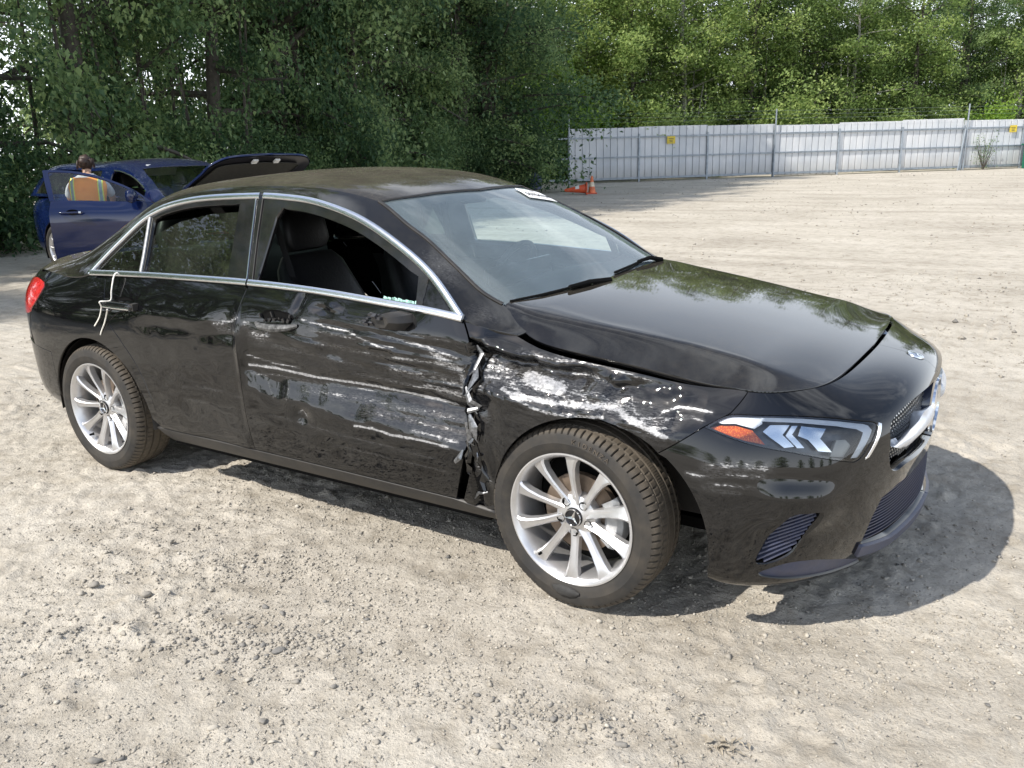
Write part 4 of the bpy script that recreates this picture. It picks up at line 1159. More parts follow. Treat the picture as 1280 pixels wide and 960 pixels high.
# ------------------------------------------------------------------ wheels
def tyre_mat():
    mt, nt, out = new_mat('dusty_rubber'); L = nt.links
    tcn = N(nt, 'ShaderNodeTexCoord'); ob = tcn.outputs['Object']
    sep = N(nt, 'ShaderNodeSeparateXYZ'); L.new(ob, sep.inputs[0])
    rad = math_(nt, 'SQRT', math_(nt, 'ADD', math_(nt, 'POWER', sep.outputs['X'], 2.), math_(nt, 'POWER', sep.outputs['Z'], 2.)))
    tread = math_(nt, 'MULTIPLY', math_(nt, 'SUBTRACT', rad, .298), 60., True)
    n1 = noise(nt, ob, 9., 8, .65); n2 = noise(nt, ob, 60., 4, .6)
    d = ramp(nt, n1.outputs['Fac'], [(.40, (0, 0, 0)), (.72, (1, 1, 1))])
    f = math_(nt, 'ADD', math_(nt, 'MULTIPLY', d.outputs['Color'], .22), math_(nt, 'MULTIPLY', tread, math_(nt, 'ADD', math_(nt, 'MULTIPLY', n2.outputs['Fac'], .6), .10)), True)
    c = mixc(nt, f, rgb(.026, .025, .024), rgb(.17, .138, .10))
    p = principled(nt, Roughness=.72); L.new(c, p.inputs['Base Color']); p.inputs['Specular IOR Level'].default_value = .35
    L.new(p.outputs[0], out.inputs['Surface']); return mt
M_TYRE = tyre_mat()
M_ALLOY = simple('alloy_silver', (.66, .66, .67), .30, .75, .08, 30, coat=.3, dust=.22)
M_DISC = simple('brake_disc', (.22, .17, .13), .55, .6, .3, 25)
M_CALIP = simple('caliper_grey', (.36, .37, .38), .45, .4, .2, 40)
TY_R = .322
def tyre_mesh(flat=0.):
    # profile (r, y): y = 0 outer bead towards outside(-y)
    half = .1025
    prof = [(.226, -.088), (.236, -.098), (.252, -.1055), (.266, -.108), (.270, -.1092), (.274, -.108), (.288, -.106), (.300, -.101), (.309, -.0945), (.3145, -.086),
            (.3175, -.076), (.3190, -.067), (.3195, -.0635), (.3120, -.0615), (.3120, -.0545), (.3200, -.0525), (.3212, -.032), (.3213, -.0265), (.3130, -.0245), (.3130, -.0165), (.3216, -.0145), (.322, 0)]
    prof = prof+[(r, -y) for r, y in prof[::-1][1:]]
    n = 480; m_ = len(prof); V = np.zeros((n, m_, 3)); a = 2*np.pi*np.arange(n)/n
    R_ = np.array([p[0] for p in prof]); Y = np.array([p[1] for p in prof])
    rr = np.tile(R_, (n, 1)); yy = np.tile(Y, (n, 1))
    sh = [j for j in range(m_) if 8 <= j <= 11 or m_-12 <= j <= m_-9]
    for i in range(n):
        if i % 6 == 0:
            for j in sh: rr[i, j] -= .010
        if i % 6 == 3:
            for j in (15, 16, m_-16, m_-17): rr[i, j] -= .004
        if i % 2 == 0:
            for j in (19, 20, 21, 22, m_-20): rr[i, min(j, m_-1)] -= .0012
    X = rr*np.cos(a)[:, None]; Z = rr*np.sin(a)[:, None]
    if flat:
        # carcass sags on the ground
        g = -(TY_R-flat); low = np.clip((g+.05-Z)/.09, 0, 1)
        yy = yy*(1+.16*low*(np.abs(yy) > .08)); Z = np.maximum(Z, g+.0015*np.sin(a*40)[:, None])
    V = np.stack([X, yy, Z], -1)
    F = [(i*m_+k, i*m_+k+1, ((i+1) % n)*m_+k+1, ((i+1) % n)*m_+k) for i in range(n) for k in range(m_-1)]
    return V.reshape(-1, 3), F
def make_wheel(name, pos, steer, spin, mir, flat=0., label=None):
    """outer face towards -y (local)"""
    w = MB()
    w.lathe([(.2335, -.097), (.2335, -.101), (.229, -.1015), (.222, -.096), (.214, -.080), (.208, -.060), (.205, 0), (.210, .06), (.226, .09), (.2335, .096)], 96, 'y')
    base = w.build(name, M_ALLOY, car, angle=40)
    base.location = pos
    base.rotation_euler = (0, 0, steer+(math.pi if mir else 0))
    V, F = tyre_mesh(flat)
    mesh_np('tyre', V, F, M_TYRE, base).data.set_sharp_from_angle(angle=math.radians(32))
    # hub face
    mb = MB(); mb.lathe([(.001, -.068), (.030, -.068), (.036, -.064), (.060, -.060), (.074, -.052), (.080, -.036), (.078, .0)], 60, 'y'); mb.build('hub_face', M_ALLOY, base, angle=35)
    sp_me = None
    for k in range(10):
        a = spin+2*math.pi*k/10
        if sp_me is None:
            rs = np.array([.045, .07, .10, .14, .18, .205, .218]); wd = np.array([.019, .0150, .0132, .0142, .0178, .0230, .031])
            yf = np.array([-.064, -.066, -.071, -.080, -.088, -.091, -.090]); tw = np.array([0, 0, .002, .004, .004, .002, 0])
            prof = [(-1., .030), (-.95, .004), (-.60, -.0015), (-.2, .0035), (.55, .006), (.98, .012), (1., .034)]
            G = np.array([[(rs[i], yf[i]+h, wd[i]*q+tw[i]) for q, h in prof] for i in range(len(rs))])
            mb = MB(); mb.grid(G); o = mb.build('spoke', M_ALLOY, base, angle=28); sp_me = o.data
        else:
            o = mkobj('spoke', sp_me, base)
        o.rotation_euler = (0, -a, 0)
    for k in range(5):
        a = spin+2*math.pi*(k+.5)/5
        mb = MB(); mb.lathe([(.001, -.0605), (.0125, -.0605), (.0135, -.064), (.0155, -.064)], 16, 'y', (.056*math.cos(a), 0, .056*math.sin(a))); mb.build('bolt_hole', M_DARK, base, angle=30)
        mb = MB(); mb.lathe([(.001, -.062), (.007, -.062), (.0085, -.060), (.0085, -.056)], 6, 'y', (.056*math.cos(a), 0, .056*math.sin(a))); mb.build('wheel_bolt', M_CALIP, base)
    mb = MB(); mb.lathe([(.001, -.0745), (.026, -.0735), (.032, -.070), (.034, -.064)], 40, 'y'); cap_ = mb.build('centre_cap', simple('cap_black', (.02, .02, .022), .25, .3), base, angle=40)
    star(MB(), (0, -.0745, 0), .031, (0, -1, 0), (math.cos(1.25), 0, math.sin(1.25)), .003, rr=.12).build('cap_emblem', M_REFL, base)
    mb = MB(); mb.lathe([(.06, -.010), (.07, -.022), (.138, -.022), (.138, .002), (.07, .002)], 64, 'y'); mb.build('brake_disc', M_DISC, base, angle=35)
    mb = MB(); G = []
    for a in np.radians(np.linspace(-38, 32, 12)):
        G.append([(r*math.cos(a), y, r*math.sin(a)) for r, y in ((.098, -.030), (.112, -.044), (.150, -.046), (.166, -.030), (.166, .05))])
    mb.grid(np.array(G)); mb.build('brake_caliper', M_CALIP, base, angle=30)
    mb = MB(); mb.lathe([(.001, .03), (.16, .03), (.20, .05)], 40, 'y'); mb.build('backing_plate', M_DARK, base)
    mb = MB(); av = math.radians(-128); c_ = (.196*math.cos(av), -.084, .196*math.sin(av)); mb.lathe([(.0035, -.016), (.0055, -.012), (.0055, .0), (.008, .006)], 10, 'y', c_); mb.build('valve', M_DARK, base, angle=40)
    if label: setp(base, label)
    return base
WF = make_wheel('wheel', (2.655, -.785, .318), -.044, .30, False, flat=.010, label='front wheel with dusty tyre and ten silver spokes')
WR = make_wheel('wheel', (0, -.775, .320), 0, .62, False, flat=.004, label='rear wheel with ten silver spokes')
WL = make_wheel('wheel', (2.729, .785, .320), 0, .1, True); make_wheel('wheel', (0, .775, .320), 0, .5, True)
# torn flap of rubber on the front tyre, bent over the rim at the ground
mb = MB(); an = np.radians([-104, -100, -95, -89, -84, -80]); mb.tube([(.258*math.cos(a), -.110, max(.258*math.sin(a), -.292)) for a in an], [.004, .015, .020, .019, .014, .004], 8)
mb.v = [(x, -.110+(y+.110)*.7, z) for x, y, z in mb.v]; mb.build('torn_rubber', simple('bare_rubber', (.03, .029, .028), .8, 0, .4, 60), WF, angle=60)
# raised lettering on the side wall
def side_text(txt, r, a_mid, size, parent):
    step = size*.86/r; n = len(txt)
    for i, ch in enumerate(txt):
        cu = bpy.data.curves.new('letter', 'FONT'); cu.body = ch; cu.size = size; cu.align_x = 'CENTER'; cu.extrude = .0012
        ob = bpy.data.objects.new('letter', cu); COL.objects.link(ob)
        me = bpy.data.meshes.new_from_object(ob); bpy.data.objects.remove(ob)
        a = a_mid-(i-(n-1)/2)*step
        # letters stand on a circle, top outwards, seen from -y
        d = Vector((math.cos(a), 0, math.sin(a))); t = Vector((math.sin(a), 0, -math.cos(a)))
        M_ = Matrix(((t.x, d.x, 0), (0, 0, -1), (t.z, d.z, 0)))
        for vtx in me.vertices:
            q_ = M_ @ vtx.co; vtx.co = q_+d*r+Vector((0, -.1085, 0))
        mkobj('tyre_letter', me, parent, M_LETTER)
M_LETTER = simple('dusty_letter', (.085, .07, .055), .8, 0, .4, 60)
side_text('KIDENZA', .274, math.radians(72), .024, WF)

# ------------------------------------------------------------------ cabin
def pad(name, secs, parent, mat=M_SEAT):
    """soft block from cross sections: list of (centre, half width x-ish vec, half thickness vec)"""
    mb = MB(); G = []
    for c, a, b in secs:
        c, a, b = Vector(c), Vector(a), Vector(b)
        G.append([tuple(c+a*math.copysign(abs(math.cos(t))**.6, math.cos(t))+b*math.copysign(abs(math.sin(t))**.6, math.sin(t))) for t in np.linspace(0, 2*math.pi, 17)])
    mb.grid(np.array(G)); mb.f.append(list(range(16))); k = 17*(len(secs)-1); mb.f.append([k+i for i in range(16)])
    return mb.build(name, mat, parent, angle=55)
for y in (-.36, .36):
    s_ = pad('front_seat', [((1.25, y, .45), (0, .22, 0), (.05, 0, .05)), ((1.30, y, .49), (0, .25, 0), (.04, 0, .07)), ((1.6, y, .52), (0, .25, 0), (0, 0, .07)), ((1.76, y, .50), (0, .24, 0), (0, 0, .06)), ((1.80, y, .47), (0, .2, 0), (0, 0, .03))], car)
    pad('seat_back', [((1.24, y, .50), (0, .23, 0), (.07, 0, .02)), ((1.18, y, .65), (0, .25, 0), (.075, 0, .02)), ((1.10, y, .85), (0, .24, 0), (.065, 0, .02)), ((1.03, y, 1.02), (0, .19, 0), (.05, 0, .02)), ((1.01, y, 1.07), (0, .15, 0), (.03, 0, .01))], s_)
    pad('headrest', [((1.01, y, 1.09), (0, .11, 0), (.04, 0, .01)), ((1.0, y, 1.13), (0, .14, 0), (.055, 0, .01)), ((.985, y, 1.23), (0, .13, 0), (.05, 0, .01)), ((.98, y, 1.27), (0, .08, 0), (.03, 0, .01))], s_)
rb = pad('rear_bench', [((.30, -.62, .50), (.02, 0, 0), (0, 0, .05)), ((.45, -.60, .52), (.30, 0, 0), (0, 0, .08)), ((.45, .60, .52), (.30, 0, 0), (0, 0, .08)), ((.30, .62, .5), (.02, 0, 0), (0, 0, .05))], car)
pad('bench_back', [((.12, -.62, .8), (.05, 0, 0), (0, 0, .25)), ((.16, -.55, .8), (.09, 0, 0), (0, 0, .28)), ((.16, .55, .8), (.09, 0, 0), (0, 0, .28)), ((.12, .62, .8), (.05, 0, 0), (0, 0, .25))], rb)
for y in (-.36, .36):
    pad('rear_headrest', [((.10, y, 1.06), (0, .11, 0), (.04, 0, .01)), ((.09, y, 1.15), (0, .12, 0), (.045, 0, .01)), ((.085, y, 1.20), (0, .09, 0), (.03, 0, .01))], rb)
db = MB(); ys = np.linspace(-.70, .70, 20); G = []
for y in ys:
    hump = .015*math.exp(-((y-.36)/.2)**2)
    G.append([(2.33, y, .93), (2.15, y, .955), (1.95, y, .945+hump), (1.84, y, .91+hump), (1.80, y, .82), (1.82, y, .68), (1.9, y, .5)])
db.grid(np.array(G)); dsh = db.build('dashboard', simple('dash_black', (.014, .014, .015), .6, 0, .2, 80), car, angle=50)
scr = MB(); scr.box((1.82, .19, .955), (.02, .56, .10), Matrix.Rotation(-.15, 3, 'Y')); scr.build('display_panel', M_GLOSSBLK, dsh, bevel=.006)
ring_ = MB(); th = np.linspace(0, 2*np.pi, 33); c0 = Vector((1.66, .36, .90)); ax = Vector((-.9, 0, .42)).normalized(); ua = Vector((0, 1, 0)); ub = ax.cross(ua)
ring_.tube([tuple(c0+ua*math.cos(t)*.185+ub*math.sin(t)*.185) for t in th], .015, 8, cap=False); sw = ring_.build('steering_wheel', M_SEAT, car, angle=50)
hb2 = MB(); hb2.tube([tuple(c0+ua*.18), tuple(c0), tuple(c0-ua*.18)], [.014, .05, .014], 8); hb2.tube([tuple(c0), tuple(c0-ax*.25)], .03, 8); hb2.build('steering_hub', M_SEAT, sw, angle=50)
mb = MB(); mb.box((1.50, 0, 1.315), (.03, .24, .065), Matrix.Rotation(.25, 3, 'Y')); mb.tube([(1.52, 0, 1.34), (1.60, 0, 1.375)], .015, 6); mb.build('rear_view_mirror', M_TRIM, car, bevel=.004)
mb = MB(); mb.box((1.66, 0, 1.315), (.12, .18, .03), Matrix.Rotation(.42, 3, 'Y')); mb.build('camera_housing', M_TRIM, car, bevel=.01)
# door cards and belts
for sy in (1, -1):
    mb = MB(); mb.grid(inner_grid(.45, 2.28, .28, .972, .118, 30, 8)*[1, sy, 1]); mb.build('door_card', simple('card_black', (.016, .016, .017), .6), car, angle=60)
    mb = MB(); w_ = np.array([[(1.06, -.60, 1.26), (1.10, -.60, 1.26)], [(1.12, -.58, 1.0), (1.16, -.58, 1.0)], [(1.22, -.30, .62), (1.26, -.30, .60)]]); w_ = w_*[1, sy, 1]; mb.grid(w_); mb.build('seat_belt', simple('belt_black', (.02, .02, .02), .8), car)
mb = MB(); U, T_ = np.meshgrid(np.linspace(1.15, 2.48, 24), np.linspace(.06, 1, 10), indexing='ij'); Pq, nq = surf_eval(cab, np.stack([U.ravel(), T_.ravel()], 1)); Pq = (Pq-nq*.03).reshape(24, 10, 3)
mb.grid(Pq); mb.grid(Pq*[1, -1, 1]); mb.build('headlining', M_LINING, car, smooth=True)
for sy in (1, -1):
    mb = MB(); gg = resample(np.array(ge), .05, False).copy(); A, na = surf_eval(cab, gg-[0, .10]); B, nb_ = surf_eval(cab, gg+[0, .035])
    mb.grid(np.stack([A-na*.03, B-nb_*.045], 1)*[1, sy, 1]); mb.build('pillar_trim_inner', M_LINING, car, smooth=True)

# ================================================================== ground
def ground_h(x, y):
    h = .022*fbm(x*.35, y*.35, 1., 3)+.012*fbm(x*1.3, y*1.3, 5., 3)
    # tyre ruts crossing the left foreground
    d = (x-1.1)*.60+(y+1.75)*-.80          # across the rut direction
    rut = np.sin(d*9.+1.2*vnoise(x*.8, y*.8))*.006+np.abs(vnoise(d*26., (x*.8+y*.6)*2.2, 2.))*.006
    m_ = np.exp(-(((x-1.0)/1.3)**2+((y+1.9)/1.0)**2))
    h = h+rut*m_
    # flatten where the wheels stand
    f = np.zeros_like(x)
    for wx, wy in ((2.655, -.785), (0, -.775), (2.73, .785), (0, .775)):
        f = np.maximum(f, np.exp(-(((x-wx)/.45)**2+((y-wy)/.35)**2)))
    return h*(1-f)-.004*f
def ground_fine(x, y):
    g = fbm(x*11., y*11., 3., 3); c = fbm(x*38., y*38., 9., 2)
    patch = sstep(-.15, .35, fbm(x*.9+4, y*.9, 2., 3))
    r = np.maximum(0, g)**1.3*.026+c*.0085
    crack = np.abs(vnoise(x*5.+2*vnoise(x*2, y*2), y*5.))      # shallow dried cracks
    r = r-.006*np.exp(-(crack/.045)**2)*sstep(.1, .6, vnoise(x*.7+9, y*.7)+.3)
    return r*(.55+.75*patch)
def axis(lo, hi, f0, f1, step, grow=1.09, cap=3.):
    a = list(np.arange(f0, f1+1e-6, step)); s = step
    while a[-1] < hi: s = min(s*grow, cap); a.append(a[-1]+s)
    s = step; b = []; x = f0
    while x > lo: s = min(s*grow, cap); x -= s; b.append(x)
    return np.array(b[::-1]+a)
GX = axis(-120, 150, -1.6, 5.0, .0155); GY = axis(-90, 190, -2.6, 1.6, .0155)
XX, YY = np.meshgrid(GX, GY, indexing='ij')
near = np.exp(-np.maximum(0, np.hypot(XX-2, YY+1)-5)/6.)
ZZ = ground_h(XX, YY)+ground_fine(XX, YY)*near
nx_, ny_ = XX.shape
idx = np.arange(nx_*ny_).reshape(nx_, ny_)
GF = np.stack([idx[:-1, :-1], idx[1:, :-1], idx[1:, 1:], idx[:-1, 1:]], -1).reshape(-1, 4)
def ground_mat():
    mt, nt, out = new_mat('gravel_ground'); L = nt.links
    tcn = N(nt, 'ShaderNodeTexCoord'); ob = tcn.outputs['Object']
    a = noise(nt, ob, .55, 7, .6, .4); b = noise(nt, ob, 7., 8, .66); c = noise(nt, ob, 62., 5, .7); d = noise(nt, ob, 240., 3, .6)
    base = ramp(nt, a.outputs['Fac'], [(.30, (.44, .402, .342)), (.52, (.525, .485, .417)), (.72, (.585, .545, .478))])
    m1 = ramp(nt, b.outputs['Fac'], [(.30, (.68, .66, .63)), (.54, (1, 1, 1)), (.8, (1.0, .985, .96))])
    m2 = ramp(nt, c.outputs['Fac'], [(.24, (.66, .65, .64)), (.48, (1, 1, 1)), (.78, (1, 1, 1))])
    mu = nt.nodes.new('ShaderNodeMix'); mu.data_type = 'RGBA'; mu.blend_type = 'MULTIPLY'; mu.inputs[0].default_value = 1.
    L.new(base.outputs['Color'], mu.inputs[6]); L.new(m1.outputs['Color'], mu.inputs[7])
    mu2 = nt.nodes.new('ShaderNodeMix'); mu2.data_type = 'RGBA'; mu2.blend_type = 'MULTIPLY'; mu2.inputs[0].default_value = .85
    L.new(mu.outputs[2], mu2.inputs[6]); L.new(m2.outputs['Color'], mu2.inputs[7])
    # long pale lanes packed by vehicles
    mpr = N(nt, 'ShaderNodeMapping'); mpr.inputs['Rotation'].default_value = (0, 0, -.55); mpr.inputs['Scale'].default_value = (.16, 1.5, 1.); L.new(ob, mpr.inputs['Vector'])
    lane = N(nt, 'ShaderNodeTexNoise'); lane.inputs['Scale'].default_value = 1.1; lane.inputs['Detail'].default_value = 4; L.new(mpr.outputs['Vector'], lane.inputs['Vector'])
    lr = ramp(nt, lane.outputs['Fac'], [(.36, (.84, .83, .82)), (.58, (1, 1, 1)), (.7, (1.0, 1.0, 1.0))])
    mu3 = nt.nodes.new('ShaderNodeMix'); mu3.data_type = 'RGBA'; mu3.blend_type = 'MULTIPLY'; mu3.inputs[0].default_value = 1.
    L.new(mu2.outputs[2], mu3.inputs[6]); L.new(lr.outputs['Color'], mu3.inputs[7]); mu2 = mu3
    # pebbles too small to build: voronoi chips of grey and cream
    v = N(nt, 'ShaderNodeTexVoronoi', Scale=95.); L.new(ob, v.inputs['Vector']); v.inputs['Randomness'].default_value = 1.
    chip = ramp(nt, v.outputs['Color'], [(.55, (0, 0, 0)), (.60, (1, 1, 1))])
    sepc = N(nt, 'ShaderNodeSeparateColor'); L.new(v.outputs['Color'], sepc.inputs[0])
    chipc = ramp(nt, sepc.outputs[1], [(.0, (.20, .19, .175)), (.4, (.40, .37, .32)), (.8, (.60, .56, .49))])
    inside = math_(nt, 'LESS_THAN', v.outputs['Distance'], .34)
    few = math_(nt, 'GREATER_THAN', sepc.outputs[0], .62)
    patchy = ramp(nt, b.outputs['Fac'], [(.40, (0, 0, 0)), (.60, (1, 1, 1))])
    cf = math_(nt, 'MULTIPLY', math_(nt, 'MULTIPLY', inside, few), patchy.outputs['Color'])
    col = mixc(nt, cf, mu2.outputs[2], chipc.outputs['Color'])
    p = principled(nt, Roughness=.95); p.inputs['Specular IOR Level'].default_value = .15
    L.new(col, p.inputs['Base Color'])
    hgt = math_(nt, 'ADD', math_(nt, 'ADD', math_(nt, 'MULTIPLY', b.outputs['Fac'], .5), math_(nt, 'MULTIPLY', c.outputs['Fac'], .55)), math_(nt, 'ADD', math_(nt, 'MULTIPLY', d.outputs['Fac'], .07), math_(nt, 'MULTIPLY', cf, .14)))
    bp2 = N(nt, 'ShaderNodeBump', Strength=.85, Distance=.024); L.new(hgt, bp2.inputs['Height']); L.new(bp2.outputs['Normal'], p.inputs['Normal'])
    L.new(p.outputs[0], out.inputs['Surface']); return mt
gm = bpy.data.meshes.new('ground')
gm.vertices.add(nx_*ny_); gm.vertices.foreach_set('co', np.stack([XX, YY, ZZ], -1).ravel())
gm.loops.add(len(GF)*4); gm.loops.foreach_set('vertex_index', GF.ravel())
gm.polygons.add(len(GF)); gm.polygons.foreach_set('loop_start', np.arange(0, len(GF)*4, 4)); gm.polygons.foreach_set('loop_total', np.full(len(GF), 4))
gm.polygons.foreach_set('use_smooth', np.ones(len(GF), bool)); gm.update(calc_edges=True)
ground = setp(mkobj('ground', gm, None, ground_mat()), kind='structure')

# ---- stones
bm = bmesh.new(); bmesh.ops.create_icosphere(bm, subdivisions=1, radius=1.)
ICO_V = np.array([v.co[:] for v in bm.verts]); ICO_F = np.array([[v.index for v in f.verts] for f in bm.faces]); bm.free()
bm = bmesh.new(); bmesh.ops.create_icosphere(bm, subdivisions=2, radius=1.)
IC2_V = np.array([v.co[:] for v in bm.verts]); IC2_F = np.array([[v.index for v in f.verts] for f in bm.faces]); bm.free()
OCT_V = np.array([(1, 0, 0), (-.5, .87, 0), (-.5, -.87, 0), (.1, .1, .8), (0, 0, -.8)]); OCT_F = np.array([(0, 1, 3), (1, 2, 3), (2, 0, 3), (1, 0, 4), (2, 1, 4), (0, 2, 4)])
def stone_mat():
    mt, nt, out = new_mat('pebbles'); L = nt.links
    at = N(nt, 'ShaderNodeAttribute'); at.attribute_name = 'tone'
    tcn = N(nt, 'ShaderNodeTexCoord'); nz = noise(nt, tcn.outputs['Object'], 150., 4, .6)
    t = math_(nt, 'ADD', at.outputs['Fac'], math_(nt, 'MULTIPLY', math_(nt, 'SUBTRACT', nz.outputs['Fac'], .5), .35))
    c = ramp(nt, t, [(.0, (.085, .083, .08)), (.22, (.20, .19, .175)), (.45, (.29, .265, .225)), (.8, (.43, .395, .335)), (1., (.50, .47, .42))])
    p = principled(nt, Roughness=.9); L.new(c.outputs['Color'], p.inputs['Base Color']); L.new(p.outputs[0], out.inputs['Surface']); return mt
M_STONE = stone_mat()
def scatter(n, xr, yr, smin, smax, base, rg, pw=2.4, dens=None, tone_lo=.25):
    x = rg.uniform(*xr, n*3); y = rg.uniform(*yr, n*3)
    k = fbm(x*.8+1.5, y*.8, 2., 3)+.55*fbm(x*3.1, y*3.1, 6., 2)
    keep = rg.random(n*3) < sstep(-.35, .45, k)
    # nothing under the tyres
    for wx, wy in ((2.655, -.785), (0, -.775), (2.73, .785), (0, .775)): keep &= ~((np.abs(x-wx) < .13) & (np.abs(y-wy) < .13))
    x, y = x[keep][:n], y[keep][:n]; n = len(x)
    s = smin+(smax-smin)*rg.random(n)**pw
    BV, BF = base; m_ = len(BV)
    sc = s[:, None]*np.stack([rg.uniform(.7, 1.3, n), rg.uniform(.6, 1.1, n), rg.uniform(.45, .85, n)], 1)
    a = rg.uniform(0, 6.28, n); ca, sa = np.cos(a), np.sin(a)
    V = BV[None]*sc[:, None, :]*(1+.22*rg.standard_normal((n, m_, 1)))
    X = V[..., 0]*ca[:, None]-V[..., 1]*sa[:, None]+x[:, None]; Y = V[..., 0]*sa[:, None]+V[..., 1]*ca[:, None]+y[:, None]
    z0 = ground_h(x, y)+ground_fine(x, y)*np.exp(-np.maximum(0, np.hypot(x-2, y+1)-5)/6.)
    Z = V[..., 2]+z0[:, None]+s[:, None]*.22
    F = BF[None]+(np.arange(n)*m_)[:, None, None]
    tone = np.clip(rg.normal(.63, .13, n), tone_lo, .9); dark = rg.random(n) < .03; tone[dark] = rg.uniform(0, .25, dark.sum())
    return np.stack([X, Y, Z], -1).reshape(-1, 3), F.reshape(-1, 3), np.repeat(tone, m_)
def tri_obj(name, V, F, mat, tone, smooth=False):
    me = bpy.data.meshes.new(name); me.vertices.add(len(V)); me.vertices.foreach_set('co', V.ravel())
    me.loops.add(F.size); me.loops.foreach_set('vertex_index', F.ravel()); me.polygons.add(len(F))
    k = F.shape[1]
    me.polygons.foreach_set('loop_start', np.arange(0, F.size, k)); me.polygons.foreach_set('loop_total', np.full(len(F), k))
    if smooth: me.polygons.foreach_set('use_smooth', np.ones(len(F), bool))
    at = me.attributes.new('tone', 'FLOAT', 'POINT'); at.data.foreach_set('value', tone.astype(np.float32))
    me.update(calc_edges=True)
    return me
rs = np.random.default_rng(11)
parts = [scatter(44000, (.2, 5.2), (-2.6, -.2), .0018, .0075, (OCT_V, OCT_F), rs, 2.6),
         scatter(2200, (-.5, 5.2), (-2.6, .6), .003, .0110, (ICO_V, ICO_F), rs, 3.),
         scatter(15000, (-4.5, 9.), (-2.5, 8.), .005, .016, (OCT_V, OCT_F), rs, 3.),
         scatter(7000, (-14, 16), (2., 40.), .010, .035, (OCT_V, OCT_F), rs, 3.)]
def cluster(cx, cy, rx, ry, n, smin, smax, tm, rg, rot=0.):
    V, F, t = scatter(n, (-1, 1), (-1, 1), smin, smax, (ICO_V, ICO_F), rg, 2.2)
    m_ = len(ICO_V); k = len(V)//m_; V = V.reshape(k, m_, 3); c = V.mean(1, keepdims=True)
    a, b = rg.normal(0, .5, k), rg.normal(0, .5, k); ca, sa = math.cos(rot), math.sin(rot)
    x = cx+a*rx*ca-b*ry*sa; y = cy+a*rx*sa+b*ry*ca
    z = ground_h(x, y)+ground_fine(x, y)+.002
    V = V-c+np.stack([x, y, z], -1)[:, None]
    return V.reshape(-1, 3), F[:k*20], np.repeat(np.clip(rg.normal(tm, .14, k), .05, 1), m_)
for c_ in ((1.86, -1.56, .42, .16, 420, .003, .011, .42, rs, .5), (1.45, -1.22, .36, .13, 380, .002, .008, .55, rs, .5), (2.85, -1.42, .34, .10, 330, .002, .009, .45, rs, .35), (2.35, -1.50, .5, .3, 700, .002, .007, .6, rs, .4), (1.2, -1.95, .35, .14, 260, .002, .008, .55, rs, .6), (3.7, -.55, .5, .4, 380, .002, .008, .62, rs, .4), (2.1, -1.15, .6, .25, 500, .002, .007, .62, rs, .4)):
    parts.append(cluster(*c_))
o_ = 0; VV = []; FF = []; TT = []
for V, F, t in parts: VV.append(V); FF.append(F+o_); TT.append(t); o_ += len(V)
gv = mkobj('gravel', tri_obj('gravel', np.vstack(VV), np.vstack(FF), None, np.concatenate(TT)), None, M_STONE)
setp(gv, 'loose small gravel strewn over the beige ground', 'gravel', kind='stuff')
BIG = [  # x, y, size, tone, what tells it apart
 (1.296, -1.571, .026, .33, 'oval grey pebble standing upright left of the stone patch'), (1.068, -1.621, .024, .30, 'flat dark grey pebble at the far left of the foreground'),
 (1.059, -1.669, .022, .62, 'pale flat pebble just below the dark flat one'), (1.726, -1.397, .019, .12, 'dark angular stone nearest the car in the stone patch'),
 (1.815, -1.406, .017, .16, 'small dark stone right of the angular one in the patch'), (1.898, -1.558, .017, .14, 'dark chip in the middle of the stone patch'),
 (1.974, -1.567, .026, .10, 'largest blackish stone of the stone patch'), (1.798, -1.672, .016, .28, 'grey stone at the left rim of the stone patch'),
 (2.201, -1.834, .018, .26, 'lone grey stone below the stone patch'), (1.463, -1.764, .017, .50, 'brownish pebble left of the stone patch'),
 (2.139, -1.653, .020, .30, 'grey stone below the right end of the stone patch'), (2.259, -1.619, .017, .22, 'dark slim stone right of the stone patch'),
 (2.105, -1.924, .017, .72, 'cream pebble at the bottom edge of the photo'), (1.944, -2.169, .022, .24, 'grey stone cut by the bottom left edge'),
 (2.883, -1.407, .016, .18, 'dark round stone at the bottom middle, upper of two'), (2.846, -1.361, .012, .22, 'small dark stone above the round one at the bottom middle'),
 (2.807, -1.498, .014, .28, 'grey stone left of the dark pair at the bottom middle'), (2.981, -1.378, .013, .30, 'grey pebble right of the dark pair at the bottom middle'),
 (3.094, -1.415, .021, .20, 'broad dark grey stone near the leaf litter'), (3.206, -1.342, .012, .34, 'small grey pebble beside the leaf litter'),
 (3.891, -.756, .011, .05, 'black chip alone at the right of the foreground'), (1.988, -1.36, .014, .66, 'pale pebble on the right of the stone patch'),
 (1.392, -1.205, .015, .45, 'brown pebble in the gravel drift behind the sill shadow'), (1.80, -1.604, .015, .40, 'tan stone low in the stone patch'),
 (2.215, -1.259, .013, .70, 'cream stone between the patch and the front wheel'), (2.519, -1.403, .014, .55, 'tan pebble below the front wheel'),
 (2.196, -1.44, .014, .30, 'grey pebble at the right tip of the stone patch'), (1.021, -1.256, .016, .36, 'grey pebble in the tracks below the rear door'),
 (1.12, -1.824, .014, .5, 'brown pebble on the left rut'), (1.446, -1.919, .015, .42, 'tan pebble low on the left rut'), (2.524, -1.733, .014, .33, 'grey pebble low in the middle foreground'),
 (2.616, -1.679, .012, .6, 'pale chip low in the middle foreground')]
